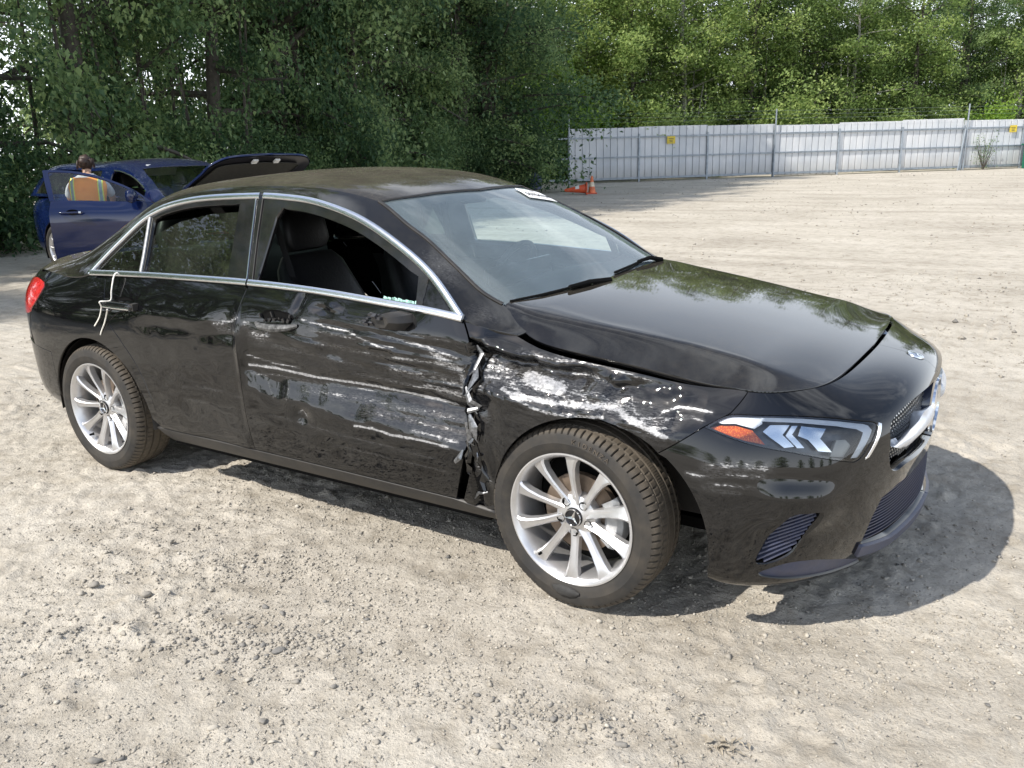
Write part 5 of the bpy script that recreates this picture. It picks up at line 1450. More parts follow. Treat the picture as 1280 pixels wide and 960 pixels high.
for i, (x, y, s, t, lb) in enumerate(BIG):
    rr = np.random.default_rng(100+i)
    V = IC2_V*(1+.07*rr.standard_normal((len(IC2_V), 1)))
    for _ in range(9):
        nv = rr.standard_normal(3); nv /= np.linalg.norm(nv); dd = V @ nv-rr.uniform(.5, .8); V = V-np.maximum(dd, 0)[:, None]*nv
    V = V+.10*np.stack([np.sin(V[:, 1]*2+i), np.cos(V[:, 0]*2+i), 0*V[:, 0]], 1)
    s *= .8; V = V*[1.15*s, s*.85, s*.62]
    a = rr.uniform(0, 6.28); ca, sa = math.cos(a), math.sin(a); V = np.stack([V[:, 0]*ca-V[:, 1]*sa, V[:, 0]*sa+V[:, 1]*ca, V[:, 2]], 1)
    o = mkobj('stone', tri_obj('stone', V, IC2_F, None, np.full(len(V), .08+t*.95)), None, M_STONE)
    o.location = (x, y, float(ground_h(np.array([x]), np.array([y]))[0]+ground_fine(np.array([x]), np.array([y]))[0])+s*.28)
    setp(o, lb, 'stone', 'loose stones in the foreground')
# dry leaf litter
M_LITTER = simple('dry_leaf', (.30, .26, .20), .8, 0, .4, 80)
lt = MB()
for k in range(40):
    a = random.uniform(0, 6.28); x = 3.315+random.gauss(0, .03)+.02*k/46; y = -1.296+random.gauss(0, .022); l = random.uniform(.005, .016); w = l*random.uniform(.25, .5)
    z = float(ground_h(np.array([x]), np.array([y]))[0])+random.uniform(.006, .018); d = Vector((math.cos(a), math.sin(a), random.uniform(-.5, .5))); s = Vector((-math.sin(a), math.cos(a), random.uniform(-.6, .6)))
    c0 = Vector((x, y, z)); lt.add([tuple(c0-d*l), tuple(c0+s*w+Vector((0, 0, .003))), tuple(c0+d*l), tuple(c0-s*w+Vector((0, 0, .002)))], [(0, 1, 2), (0, 2, 3)])
setp(lt.build('leaf_litter', M_LITTER), 'small heap of dry crushed leaves at the bottom right', 'leaf litter', kind='stuff')
# ================================================================== fence
FA, FB = Vector((-14.07, 30.03, 0)), Vector((2.52, 45.14, 0))
FD = (FB-FA).normalized(); FN = Vector((FD.y, -FD.x, 0))       # towards the camera
def sheet_mat():
    mt, nt, out = new_mat('white_sheet'); L = nt.links
    tcn = N(nt, 'ShaderNodeTexCoord'); ob = tcn.outputs['Object']
    a = noise(nt, ob, 1.2, 5, .6, 0, (1., 1., .35)); b = noise(nt, ob, 9., 6, .65, 0, (1, 1, .15))
    c = ramp(nt, a.outputs['Fac'], [(.3, (.47, .50, .53)), (.65, (.65, .66, .67))])
    g = ramp(nt, b.outputs['Fac'], [(.52, (0, 0, 0)), (.78, (.55, .55, .55))])
    col = mixc(nt, g.outputs['Color'], c.outputs['Color'], rgb(.44, .47, .46))
    sx = N(nt, 'ShaderNodeSeparateXYZ'); L.new(ob, sx.inputs[0]); b2 = noise(nt, ob, 3.5, 6, .7)
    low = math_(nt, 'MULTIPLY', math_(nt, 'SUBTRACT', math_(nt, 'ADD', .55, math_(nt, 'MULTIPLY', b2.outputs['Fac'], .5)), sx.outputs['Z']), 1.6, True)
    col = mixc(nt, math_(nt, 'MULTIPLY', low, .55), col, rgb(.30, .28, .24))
    p = principled(nt, Roughness=.5); L.new(col, p.inputs['Base Color']); L.new(p.outputs[0], out.inputs['Surface']); return mt
M_SHEET = sheet_mat()
M_GALV = simple('galvanised', (.30, .34, .38), .5, .35, .25, 8)
M_ALGAE = simple('algae', (.18, .24, .20), .8)
fence = empty('metal_fence', FA)
setp(fence, 'long white corrugated metal fence with grey rails in front of the trees', 'fence')
SP = 3.18; H_F = 2.30
def fpt(s, off, z): return tuple(FD*s+FN*off+Vector((0, 0, z)))      # local to the fence root
sheet_me = None
def rib_profile(L_):
    xs = []; n = int(round(L_/.318))
    p = L_/n
    for i in range(n):
        b = i*p; xs += [(b, 0), (b+p*.80, 0), (b+p*.84, .042), (b+p*.93, .042), (b+p*.97, 0)]
    xs.append((L_, 0)); return xs
for i in range(-3, 12):
    s0 = i*SP
    mb = MB(); pr = rib_profile(SP-.004)
    G = np.array([[fpt(s, .0-d, .10), fpt(s, .0-d, H_F)] for s, d in pr])
    mb.grid(G); G2 = G-np.array(FN)*.003
    if sheet_me is None:
        mb.v = [(p[0]-FD.x*s0, p[1]-FD.y*s0, p[2]) for p in mb.v]
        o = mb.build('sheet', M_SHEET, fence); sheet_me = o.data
    else: o = mkobj('sheet', sheet_me, fence)
    o.location = FD*s0+Vector((0, 0, .006*math.sin(i*2.1))); o.rotation_euler = (.006*math.sin(i*3.3), .006*math.cos(i*1.7), 0)
    for z, hh in ((.16, .09), (1.06, .07), (1.90, .075)):
        mb = MB(); R_ = Matrix.Rotation(math.atan2(FD.y, FD.x), 3, 'Z'); mb.box(tuple(FD*(s0+SP/2)+FN*.032+Vector((0, 0, z))), (SP-.07, .05, hh), R_); mb.build('rail', M_GALV, fence)
        mb = MB(); mb.box(tuple(FD*(s0+SP/2)+FN*.062+Vector((0, 0, z+hh/2-.008))), (SP-.07, .02, .012), R_); mb.build('rail', M_GALV, fence)
    mb = MB(); mb.box(tuple(FD*s0+FN*.04+Vector((0, 0, 1.01))), (.07, .075, 2.06), Matrix.Rotation(math.atan2(FD.y, FD.x), 3, 'Z')); mb.build('post', M_GALV, fence)
for s, zt in ((3*SP, 2.95), (6.03*SP, 3.0), (0, 2.9), (9*SP, 3.)):
    mb = MB(); mb.tube([fpt(s, .11, .0), fpt(s, .11, zt)], .032, 8); mb.build('tall_pole', M_GALV, fence, angle=40)
for z in (2.55, 2.72, 2.88):
    mb = MB(); mb.tube([fpt(s, .11, z-.02*math.sin(math.pi*((s/SP) % 3)/3)) for s in np.linspace(-SP, 10*SP, 50)], .0022, 4); mb.build('wire', M_GALV, fence)
mb = MB(); mb.tube([fpt(5.93*SP, .18, .0), fpt(6.0*SP, .14, 1.9)], .04, 8); mb.build('brace', M_GALV, fence)
def sign_mat():
    mt, nt, out = new_mat('yellow_sign')
    tcn = N(nt, 'ShaderNodeTexCoord'); n_ = noise(nt, tcn.outputs['Object'], 12., 3)
    c = ramp(nt, n_.outputs['Fac'], [(.42, (.70, .52, .03)), (.7, (.36, .30, .06))])
    p = principled(nt, Roughness=.5); nt.links.new(c.outputs['Color'], p.inputs['Base Color']); nt.links.new(p.outputs[0], out.inputs['Surface']); return mt
M_SIGN = sign_mat(); M_SIGNB = simple('sign_black', (.03, .03, .03), .5)
for s, z, lb in (((Vector((-10.648, 33.147, 0))-FA).dot(FD), 1.74, 'small faded yellow warning sign on the shaded middle of the fence'), ((Vector((1.93, 44.60, 0))-FA).dot(FD), 1.83, 'small yellow warning sign on the sunlit right end of the fence')):
    mb = MB(); R_ = Matrix.Rotation(math.atan2(FD.y, FD.x), 3, 'Z'); mb.box((0, 0, 0), (.38, .006, .32), R_)
    o = mb.build('warning_sign', M_SIGN); o.location = FA+FD*s+FN*.09+Vector((0, 0, z)); setp(o, lb, 'sign', 'yellow signs on the fence')
    mb = MB(); f = R_ @ Vector((0, -1, 0))
    for k in range(3): mb.box(tuple(f*.005+Vector((0, 0, .06-.07*k))), (.22-.04*k, .003, .022), R_)
    mb.build('sign_print', M_SIGNB, o)
# ---- traffic cone lying on its side, base plate upright
def cone_mat():
    mt, nt, out = new_mat('cone_orange'); tcn = N(nt, 'ShaderNodeTexCoord'); n_ = noise(nt, tcn.outputs['Object'], 8., 5, .6)
    c = ramp(nt, n_.outputs['Fac'], [(.38, (.72, .10, .03)), (.62, (.62, .09, .03)), (.78, (.55, .36, .24))])
    p = principled(nt, Roughness=.55); nt.links.new(c.outputs['Color'], p.inputs['Base Color']); nt.links.new(p.outputs[0], out.inputs['Surface']); return mt
M_CONE = cone_mat()
cr_ = empty('traffic_cone', (-9.33, 22.5, 0)); setp(cr_, 'orange traffic cone lying on its side in the shade before the fence', 'traffic cone')
cr_.rotation_euler = (0, 0, math.radians(212))
mb = MB(); mb.lathe([(.155, .02), (.150, .05), (.045, .70), (.030, .72), (.028, .72)], 20, 'x', (0, 0, .19)); cb = mb.build('cone_body', M_CONE, cr_, angle=40); cb.rotation_euler = (0, .06, 0)
mb = MB(); mb.box((0, 0, .20), (.035, .40, .40)); mb.build('base_plate', M_CONE, cr_, bevel=.01)
mb = MB(); mb.lathe([(.1175, .25), (.0975, .375)], 20, 'x', (0, 0, .19)); mb.build('reflective_band', simple('cone_band', (.62, .60, .55), .5), cr_, smooth=True)
cs = empty('traffic_cone', (-9.35, 22.95, 0)); setp(cs, 'dirty orange traffic cone standing upright beside the fallen one', 'traffic cone')
mb = MB(); mb.lathe([(.135, .02), (.13, .05), (.035, .56), (.022, .58), (.001, .58)], 18, 'z'); mb.build('cone_body', simple('cone_faded', (.62, .17, .07), .6, 0, .5, 9), cs, angle=40)
mb = MB(); mb.box((0, 0, .016), (.34, .34, .032), Matrix.Rotation(.5, 3, 'Z')); mb.build('base_plate', M_CONE, cs, bevel=.008)
mb = MB(); mb.lathe([(.098, .235), (.070, .385)], 18, 'z'); mb.build('reflective_band', simple('dirty_band', (.60, .55, .42), .6, 0, .4, 12), cs, smooth=True)
# ---- blue barrel half hidden behind the roof
mb = MB(); mb.lathe([(.001, .88), (.27, .88), (.29, .86), (.295, .6), (.305, .59), (.305, .57), (.295, .56), (.295, .32), (.305, .31), (.305, .29), (.295, .28), (.29, .02), (.27, 0)], 28, 'z')
br = mb.build('plastic_barrel', simple('barrel_blue', (.03, .06, .16), .5, 0, .2, 8, dust=.3), angle=40); br.location = (-13.2, 25.6, 0); br.scale = (.95, .95, .72)
setp(br, 'dark blue plastic barrel by the fence under the overhanging branches', 'barrel')
# ---- green bin at the right edge
gb_ = empty('waste_bin', (3.15, 44.6, 0)); setp(gb_, 'dark green bin at the far right in front of the fence', 'bin')
mb = MB(); mb.prism([(-.55, -.4), (.55, -.4), (.5, .4), (-.5, .4)], 1.05, Matrix.Rotation(.6, 4, 'Z')); bb = mb.build('bin_body', simple('bin_green', (.01, .13, .08), .5), gb_, bevel=.03)
mb = MB(); mb.box((0, 0, 1.10), (1.2, .92, .08), Matrix.Rotation(.6, 3, 'Z')); mb.build('bin_lid', simple('bin_lid_green', (.012, .10, .06), .5), gb_, bevel=.02)
# ================================================================== trees
def leaf_mat(name, c0, c1, c2, trans=.35):
    mt, nt, out = new_mat(name); L = nt.links
    at = N(nt, 'ShaderNodeAttribute'); at.attribute_name = 'tone'
    oi = N(nt, 'ShaderNodeObjectInfo')
    t = math_(nt, 'ADD', at.outputs['Fac'], math_(nt, 'MULTIPLY', math_(nt, 'SUBTRACT', oi.outputs['Random'], .5), .42))
    c = ramp(nt, t, [(.05, c0), (.5, c1), (.95, c2)])
    d = principled(nt, Roughness=.55); L.new(c.outputs['Color'], d.inputs['Base Color']); d.inputs['Specular IOR Level'].default_value = .35
    tr = N(nt, 'ShaderNodeBsdfTranslucent')
    hs = N(nt, 'ShaderNodeHueSaturation'); hs.inputs['Value'].default_value = 1.5; hs.inputs['Hue'].default_value = .485; L.new(c.outputs['Color'], hs.inputs['Color']); L.new(hs.outputs['Color'], tr.inputs['Color'])
    m_ = N(nt, 'ShaderNodeMixShader'); m_.inputs[0].default_value = trans; L.new(d.outputs[0], m_.inputs[1]); L.new(tr.outputs[0], m_.inputs[2])
    L.new(m_.outputs[0], out.inputs['Surface']); return mt
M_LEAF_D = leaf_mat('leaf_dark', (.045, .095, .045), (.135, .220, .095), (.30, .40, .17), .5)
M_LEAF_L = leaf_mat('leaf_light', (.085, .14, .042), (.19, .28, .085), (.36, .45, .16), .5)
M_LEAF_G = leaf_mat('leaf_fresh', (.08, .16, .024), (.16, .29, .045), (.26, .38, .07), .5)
M_BARK = simple('bark', (.075, .066, .055), .9, 0, .45, 14, bump=.6)
M_BARKL = simple('pale_bark', (.30, .29, .26), .85, 0, .5, 9, bump=.4)
def leaf_cloud(C, n_each, spread, size, rg, tone_c, droop=.4):
    """C (k,3) cluster centres; returns quads folded along the midrib"""
    k = len(C); n = k*n_each
    P = np.repeat(C, n_each, 0)+rg.standard_normal((n, 3))*np.repeat(spread, n_each)[:, None]*[1, 1, .75]
    a = rg.uniform(0, 2*np.pi, n); el = rg.normal(-droop, .55, n)
    d = np.stack([np.cos(a)*np.cos(el), np.sin(a)*np.cos(el), np.sin(el)], 1)
    up = np.stack([rg.normal(0, .5, n), rg.normal(0, .5, n), np.ones(n)], 1)
    s = np.cross(d, up); s /= np.linalg.norm(s, axis=1, keepdims=True); nn = np.cross(s, d)
    l = size*rg.uniform(.6, 1.25, n)[:, None]; w = l*.36
    V = np.stack([P-d*l*.5, P+s*w-d*l*.06+nn*w*.3, P+d*l*.55-nn*l*.08, P-s*w-d*l*.06+nn*w*.3], 1)
    tone = np.clip(np.repeat(tone_c, n_each)+rg.normal(0, .13, n), 0, 1)
    F = np.arange(n*4).reshape(n, 4)
    F = np.concatenate([F[:, [0, 1, 2]], F[:, [0, 2, 3]]])
    return V.reshape(-1, 3), F, np.repeat(tone, 4)
def make_tree_mesh(seed, h, r, n_limb, leaf, per, low=.06, top_sparse=True, spread=.26):
    """returns (trunk MB, leaf V, F, tone)"""
    rg = np.random.default_rng(seed); tb = MB()
    n = 9; zs = np.linspace(0, h*.95, n); wob = np.cumsum(rg.normal(0, .10, (n, 2)), 0)*.8; wob[0] = 0
    path = [(wob[i, 0], wob[i, 1], zs[i]) for i in range(n)]
    tr0 = .055+h*.0085
    tb.tube(path, [tr0*(1-.85*i/(n-1)) for i in range(n)], 7)
    for k in range(4):                                  # slim companion stems from the same root
        a = rg.uniform(0, 6.28); o = np.array([math.cos(a), math.sin(a)])*rg.uniform(.3, 1.0); ln = rg.normal(0, .09, 2); hh = rg.uniform(.35, .62)*h
        tb.tube([(o[0]+ln[0]*t*hh*.6+.06*math.sin(5*t+k), o[1]+ln[1]*t*hh*.6, t*hh) for t in (0, .25, .5, .75, 1.)], [.045, .038, .030, .02, .008], 5)
    cen = []; spr = []; tn = []
    for k in range(n_limb):
        f = low+(1-low)*(k+rg.random())/n_limb; z = f*h*.93
        b = np.array([np.interp(z, zs, wob[:, 0]), np.interp(z, zs, wob[:, 1]), z])
        a = k*2.399+rg.normal(0, .4); L_ = r*(.45+.75*math.sin(math.pi*min(1, f*.92+.16))**.8)*rg.uniform(.65, 1.15)
        rise = rg.uniform(.05, .55)-.25*(f < .2)
        d = np.array([math.cos(a), math.sin(a), rise])
        pts = [b+d*L_*t+np.array([0, 0, -.12*L_*t*t])+rg.normal(0, .05, 3)*t for t in (0, .35, .7, 1.)]
        tb.tube([tuple(p) for p in pts], [max(.008, tr0*.42*(1-f*.6)*(1-.85*t)) for t in (0, .35, .7, 1.)], 4, cap=False)
        m_ = int(5+L_*3.2) if f < .62 or not top_sparse else int(3+L_*2.0)
        for j in range(m_):
            t = rg.uniform(.22, 1.08); p = b+d*L_*min(t, 1)+np.array([0, 0, -.12*L_*t*t])+rg.normal(0, .22+.10*L_*.3, 3)
            if p[2] < .25: p[2] = .25+rg.random()*.2
            cen.append(p); spr.append(spread*rg.uniform(.6, 1.35)); tn.append(np.clip(rg.normal(.44, .25), 0, 1))
            if rg.random() < .5: tb.tube([tuple(b+d*L_*max(0, min(t, 1)-.2)+np.array([0, 0, -.12*L_*t*t])), tuple(p)], [.007, .003], 3, cap=False)
    V, F, T = leaf_cloud(np.array(cen), per, np.array(spr), leaf, rg, np.array(tn))
    V[:, 2] = np.maximum(V[:, 2], .03)
    return tb, V, F, T
def bush_mesh(seed, h, r, leaf, ncl, per):
    rg = np.random.default_rng(seed); tb = MB(); cen = []
    for k in range(9):
        a = rg.uniform(0, 6.28); L_ = rg.uniform(.5, 1.)*h; d = Vector((math.cos(a)*r*.75, math.sin(a)*r*.75, L_))
        tb.tube([(0, 0, 0), tuple(d*.5+Vector((rg.normal(0, .08), rg.normal(0, .08), .1))), tuple(d)], [.022, .014, .004], 4, cap=False)
        for j in range(ncl//9):
            t = rg.uniform(.12, 1.05); cen.append(np.array(d*t)+rg.normal(0, .22*r, 3))
    cen = np.array(cen); cen[:, 2] = np.abs(cen[:, 2])+.05
    V, F, T = leaf_cloud(cen, per, np.full(len(cen), .20*r), leaf, rg, np.clip(rg.normal(.45, .18, len(cen)), 0, 1)); V[:, 2] = np.maximum(V[:, 2], .02)
    return tb, V, F, T
def proto(tup, leafmat, barkmat):
    tb, V, F, T = tup
    me = tri_obj('crown', V, F, None, T); me.materials.append(leafmat)
    o = tb.build('trunk', barkmat, None, angle=60); tm = o.data; bpy.data.objects.remove(o)
    return tm, me
def plant(name, pr, x, y, sc, rz, label, cat, group, sz=1., mats=None):
    root = empty(name, (x, y, -.03), rz); root.scale = (sc, sc, sc*sz)
    mkobj('trunk', pr[0], root); mkobj('crown', pr[1], root)
    setp(root, label, cat, group); return root
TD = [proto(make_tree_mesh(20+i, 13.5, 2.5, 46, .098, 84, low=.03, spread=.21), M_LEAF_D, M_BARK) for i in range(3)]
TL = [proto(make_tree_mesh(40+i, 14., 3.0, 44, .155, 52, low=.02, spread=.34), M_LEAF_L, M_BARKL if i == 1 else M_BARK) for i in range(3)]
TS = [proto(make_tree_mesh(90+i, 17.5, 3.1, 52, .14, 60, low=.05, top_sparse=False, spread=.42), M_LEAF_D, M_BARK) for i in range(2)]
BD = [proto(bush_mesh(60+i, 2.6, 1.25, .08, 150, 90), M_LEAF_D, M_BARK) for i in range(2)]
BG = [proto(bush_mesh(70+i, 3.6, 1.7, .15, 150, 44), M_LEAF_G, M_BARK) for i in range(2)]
BL = [proto(bush_mesh(80, 3.2, 1.5, .14, 140, 44), M_LEAF_L, M_BARK)]
rt = random.Random(5)
def where(px, dist):
    """where a bearing of the photograph meets a distance, on the ground"""
    d = _f+_r*(px-640)/FPX; d = np.array([d[0], d[1]]); d /= np.linalg.norm(d)
    return CAM[0]+d[0]*dist, CAM[1]+d[1]*dist
# dense dark wood on the left: edge runs from (-11, 3) to the fence corner
EDGE = [(-9.5, -26), (-10.0, -16), (-10.4, -8), (-10.8, 0), (-11.8, 5), (-12.8, 11), (-13.2, 18), (-13.4, 23), (-14.4, 26), (-17, 29)]
def edge_x(y): return np.interp(y, [e[1] for e in EDGE], [e[0] for e in EDGE])
k = 0
ordn = ['first', 'second', 'third', 'fourth', 'fifth', 'sixth', 'seventh', 'eighth', 'ninth', 'tenth', 'eleventh', 'twelfth', 'thirteenth', 'fourteenth', 'fifteenth', 'sixteenth']
rows = [(0.8, 2.0), (4.2, 3.1)]
for ri, (back, step) in enumerate(rows):
    y = -10.5+ri*.9; c = 0
    while y < 25.:
        if ri == 1 and 3.5 < y < 15 and rt.random() < .4: y += step; continue
        x = edge_x(y)-back-rt.uniform(-.5, .6); sc = rt.uniform(.86, 1.16)
        if ri == 0 and -1.2 < y < 1.2: sc = .62
        inview = y > 1.5
        row = ('front row', 'back row')[ri]
        lb = ('slim dark green tree in the %s of the left wood, %s from the left' % (row, ordn[min(c, 15)])) if inview else 'dark green tree of the left wood standing outside the picture'
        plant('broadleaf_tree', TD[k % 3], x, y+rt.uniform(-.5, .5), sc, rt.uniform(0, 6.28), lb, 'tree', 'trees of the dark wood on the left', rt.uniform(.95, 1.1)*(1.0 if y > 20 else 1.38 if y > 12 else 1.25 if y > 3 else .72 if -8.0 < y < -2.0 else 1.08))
        if inview: c += 1
        if ri == 0 and False: pass
        k += 1; y += step*rt.uniform(.85, 1.2)*(1.7 if not inview else 1.)
for i, (x, y, lb) in enumerate(((-13.9, 23.2, 'tallest dark tree of the left wood, at its end by the fence'), (-15.4, 20.8, 'tall dense dark tree just left of the tallest one by the fence'), (-14.8, 16.6, 'tall dense dark tree in the middle of the left wood'))):
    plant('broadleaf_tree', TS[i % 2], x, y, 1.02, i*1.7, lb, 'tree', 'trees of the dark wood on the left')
y = 1.0; c = 0
while y < 27:
    x = edge_x(y)+rt.uniform(-.5, .45); plant('shrub', BD[c % 2], x, y, rt.uniform(.75, 1.15), rt.uniform(0, 6.28), 'dark leafy shrub at the foot of the left wood, %s from the left' % ordn[min(c, 15)], 'shrub', 'shrubs along the foot of the left wood')
    c += 1; y += 1.75*rt.uniform(.85, 1.2)
# lighter trees behind the fence
def behind(s, back): p = FA+FD*s-FN*back; return p.x, p.y
c = 0
for ri, (back, step) in enumerate(((5.0, 2.9), (9., 3.1), (14., 3.8))):
    s = -4.+ri*1.1; c = 0
    while s < 36:
        x, y = behind(s+rt.uniform(-.5, .5), back+rt.uniform(-.8, .8)); row = ('nearest', 'middle', 'farthest')[ri]
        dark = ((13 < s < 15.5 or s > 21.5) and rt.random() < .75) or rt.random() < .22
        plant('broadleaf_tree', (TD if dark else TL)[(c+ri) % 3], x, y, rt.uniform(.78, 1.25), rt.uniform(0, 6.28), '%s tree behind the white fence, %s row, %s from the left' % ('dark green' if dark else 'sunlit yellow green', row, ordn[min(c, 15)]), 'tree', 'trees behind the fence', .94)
        c += 1; s += step*rt.uniform(.85, 1.2)
for i, (s, b, sc, pr, lb) in enumerate(((.4, 2.9, 1.35, BG[0], 'bright green bush rising over the fence beside the dark wood'), (2.6, 3.2, 1.3, BG[1], 'bright green bush over the fence right of the first one'), (4.6, 3.3, 1., BL[0], 'yellow green bush over the fence left of the tall pole'), (6.9, 3.3, 1., BL[0], 'yellow green bush just left of the tall fence pole'), (12.1, 3.5, 1.25, BL[0], 'light green climbing bush over the fence right of the tall pole'),
    (17., 3.2, 1., BL[0], 'low green bush behind the sunlit fence'), (20.6, 3.1, 1., BL[0], 'yellow green bush right of the second tall pole'), (22.6, 3.1, .95, BG[0], 'light bush at the far right over the fence'))):
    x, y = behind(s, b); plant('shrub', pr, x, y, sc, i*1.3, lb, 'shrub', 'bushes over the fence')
# overhanging branches in front of the fence corner
for i, (x, y, sc, lb) in enumerate(((-16.8, 26.8, .8, 'dark shrub hanging over the shaded end of the fence'), (-15.9, 24.4, .85, 'dark shrub before the shaded fence end, nearer the car'))):
    plant('shrub', BD[i % 2], x, y, sc, i*2., lb, 'shrub', 'shrubs along the foot of the left wood')
# weedy vine on the fence
VN = proto(bush_mesh(95, 1.5, .55, .07, 45, 9), M_LEAF_D, M_BARK)
x, y = behind(20.1, -.3); plant('vine', VN, x, y, 1., 1., 'grey green weed climbing the sunlit fence beside the tall pole', 'plant', None, 1.2)
# woodland behind the photographer, seen only as reflections in the paint
for i in range(16):
    a = math.radians(200+i*9.5); R_ = 46+rt.uniform(-4, 6)
    x, y = 4+R_*math.cos(a), -4+R_*math.sin(a)
    plant('broadleaf_tree', TL[i % 3], x, y, rt.uniform(.5, .8), rt.uniform(0, 6.28), 'tree behind the photographer mirrored in the black paint', 'tree', 'trees behind the photographer')
# ================================================================== blue car with its door and bonnet open
blue = empty('hatchback_car', (-7.80, 4.40, 0), math.radians(-2)); blue.scale = (1.06, 1.06, 1.06)
setp(blue, 'dark blue hatchback with its front door and bonnet open in the tree shade', 'car')
M_BLUE = car_paint('blue_paint', (.004, .010, .048), dust=.0, film=.04)
M_GLASSB = glass_mat('door_glass', (.92, .96, .97), dust=.0)
CST2 = [[(-.80, .60, .90), (-.84, .52, .93), (-.86, .28, .95), (-.87, 0, .955)],
        [(-.66, .70, 1.02), (-.74, .60, 1.06), (-.78, .32, 1.08), (-.79, 0, 1.085)],
        [(-.50, .68, 1.22), (-.60, .60, 1.26), (-.64, .33, 1.29), (-.65, 0, 1.30)],
        [(-.25, .66, 1.32), (-.30, .59, 1.365), (-.32, .33, 1.395), (-.33, 0, 1.40)]]
CST2 += [[tuple(p) for p in s] for s in CST[5:]]
_CP2 = np.array([_full(s) for s in CST2])
CSK2 = np.concatenate([[0], np.cumsum(np.linalg.norm(np.diff(_CP2[:, 1], axis=0), axis=1))]); _CU2 = Spl(CSK2)
def cab2(s, t): return np.einsum('ni,nj,ijk->nk', _CU2.w(s), _CV.w(t), _CP2)
ds = CSK2[4]-CSK[5]                                     # shift between the two parameters from the roof forwards
gl2 = gl+[ds, 0]; st2 = scr_top+[ds, 0]; cowl2 = cowl+[ds, 0]
roof2 = np.vstack([[(0, 1.0), (0, 0.)], [(s, 0.) for s in np.linspace(.05, CSK2[-1], 70)], [(CSK2[-1], .17)], [(3.30+ds, .185)], gl2[::-1], st2])
for mir in (False, True):
    panel('roof', cab2, [roof2], M_BLUE, blue, h=.05, gap=0, flange=.012, mirror=mir)
    panel('windscreen', cab2, [np.vstack([gl2[::-1], st2, cowl2[:-1]])], M_GLASSB, blue, h=.06, gap=0, flange=0, mirror=mir, depth=.004)
    for nm, lp in (('rear_door', rear_door), ('rear_quarter', quarter), ('side_sill', sill), ('rear_bumper', rear_bumper), ('front_bumper', bump)):
        panel(nm, body, [lp], M_TRIM if nm == 'side_sill' else M_BLUE, blue, h=.06, hb=.03, mirror=mir)
    panel('front_wing', body, [wing], M_BLUE, blue, h=.06, hb=.03, mirror=mir)
    panel('tailgate_corner', body, [np.vstack([[(-.338, .5784), (-.55, .60), (-.7, .62), (-1.66, .63), (-1.66, .979), (-.36, .979), (-.42, .87), (-.5, .80), (-.58, .70)]])], M_BLUE, blue, h=.06, hb=.03, mirror=mir)
    fo = np.vstack([[(-.62, 1.0), (-.52, 1.20), (-.28, 1.31)], e_line[(e_line[:, 0] > .45)], [(2.20, belt_zf(2.2))], belt[::-1][1:-1]])
    r2 = np.array([(-.50, 1.03), (-.42, 1.18), (-.24, 1.285), (.30, 1.30), (.30, 1.02)]); r3 = np.array([(.36, 1.02), (.36, 1.30), (.93, 1.31), (.98, 1.03)])
    panel('window_frame', sideglass, [fo, r2, r3, front_loop], M_BLUE, blue, h=.08, gap=0, flange=.02, mirror=mir)
    panel('rear_side_window', sideglass, [r3], M_GLASS, blue, h=.2, gap=0, flange=0, mirror=mir, depth=.008)
    panel('quarter_window', sideglass, [r2], M_GLASS, blue, h=.2, gap=0, flange=0, mirror=mir, depth=.008)
    Q = sg3(np.array([(x, eline_z(x)-.035) for x in np.linspace(1.2, 1.95, 14)]), .002, mir); strip_along('window_trim', Q, np.tile(SGN*([1, -1, 1] if mir else [1, 1, 1]), (len(Q), 1)), .018, .006, M_CHROME, blue)
    mb = MB(); mb.grid(inner_grid(-.9, 2.3, .22, .965, .10)*[1, -1 if mir else 1, 1]) if False else mb.grid(inner_grid(.45, 1.08, .22, .965, .10)*[1, -1 if mir else 1, 1]); mb.build('inner_shell', M_DARK, blue)
    for cxz, r in ((FA_C, FA_R), (RA_C, RA_R)):
        mb = MB(); a = np.radians(np.linspace(-18, 198, 20)); ys = np.array([-.865, -.80, -.55])*(-1 if mir else 1)
        mb.grid(np.stack([np.stack([cxz[0]+(r+.01)*np.cos(a), np.full_like(a, yy), cxz[1]+(r+.01)*np.sin(a)], -1) for yy in ys], 1)); mb.build('wheel_housing', M_DARK, blue)
    for wx, wy in ((2.729, .785), (0, .775)):
        w_ = copy_tree(WR, blue); w_.location = (wx, wy if mir else -wy, .32); w_.rotation_euler = (0, 0, math.pi if mir else 0)
        if 'label' in w_: del w_['label']
panel('front_door', body, [front_door], M_BLUE, blue, h=.06, hb=.03, mirror=True)
mb = MB(); mb.box((1.3, 0, .25), (3.6, 1.5, .06)); mb.build('underbody', M_DARK, blue)
mb = MB(); mb.box((2.36, 0, .60), (.06, 1.45, .66)); mb.build('bulkhead', M_DARK, blue)
mb = MB(); mb.box((-.40, 0, .62), (.06, 1.4, .70)); mb.build('rear_bulkhead', M_DARK, blue)
mb = MB(); mb.box((2.85, 0, .55), (.80, 1.1, .35)); mb.build('engine_block', simple('engine', (.05, .05, .052), .6, .3, .5, 12), blue, bevel=.05)
for y in (-.36, .36):
    s_ = pad('front_seat', [((1.25, y, .45), (0, .22, 0), (.05, 0, .05)), ((1.6, y, .52), (0, .25, 0), (0, 0, .07)), ((1.80, y, .47), (0, .2, 0), (0, 0, .03))], blue)
    pad('seat_back', [((1.24, y, .50), (0, .23, 0), (.07, 0, .02)), ((1.10, y, .85), (0, .24, 0), (.065, 0, .02)), ((1.01, y, 1.07), (0, .15, 0), (.03, 0, .01))], s_)
    pad('headrest', [((1.0, y, 1.10), (0, .12, 0), (.05, 0, .01)), ((.98, y, 1.25), (0, .10, 0), (.04, 0, .01))], s_)
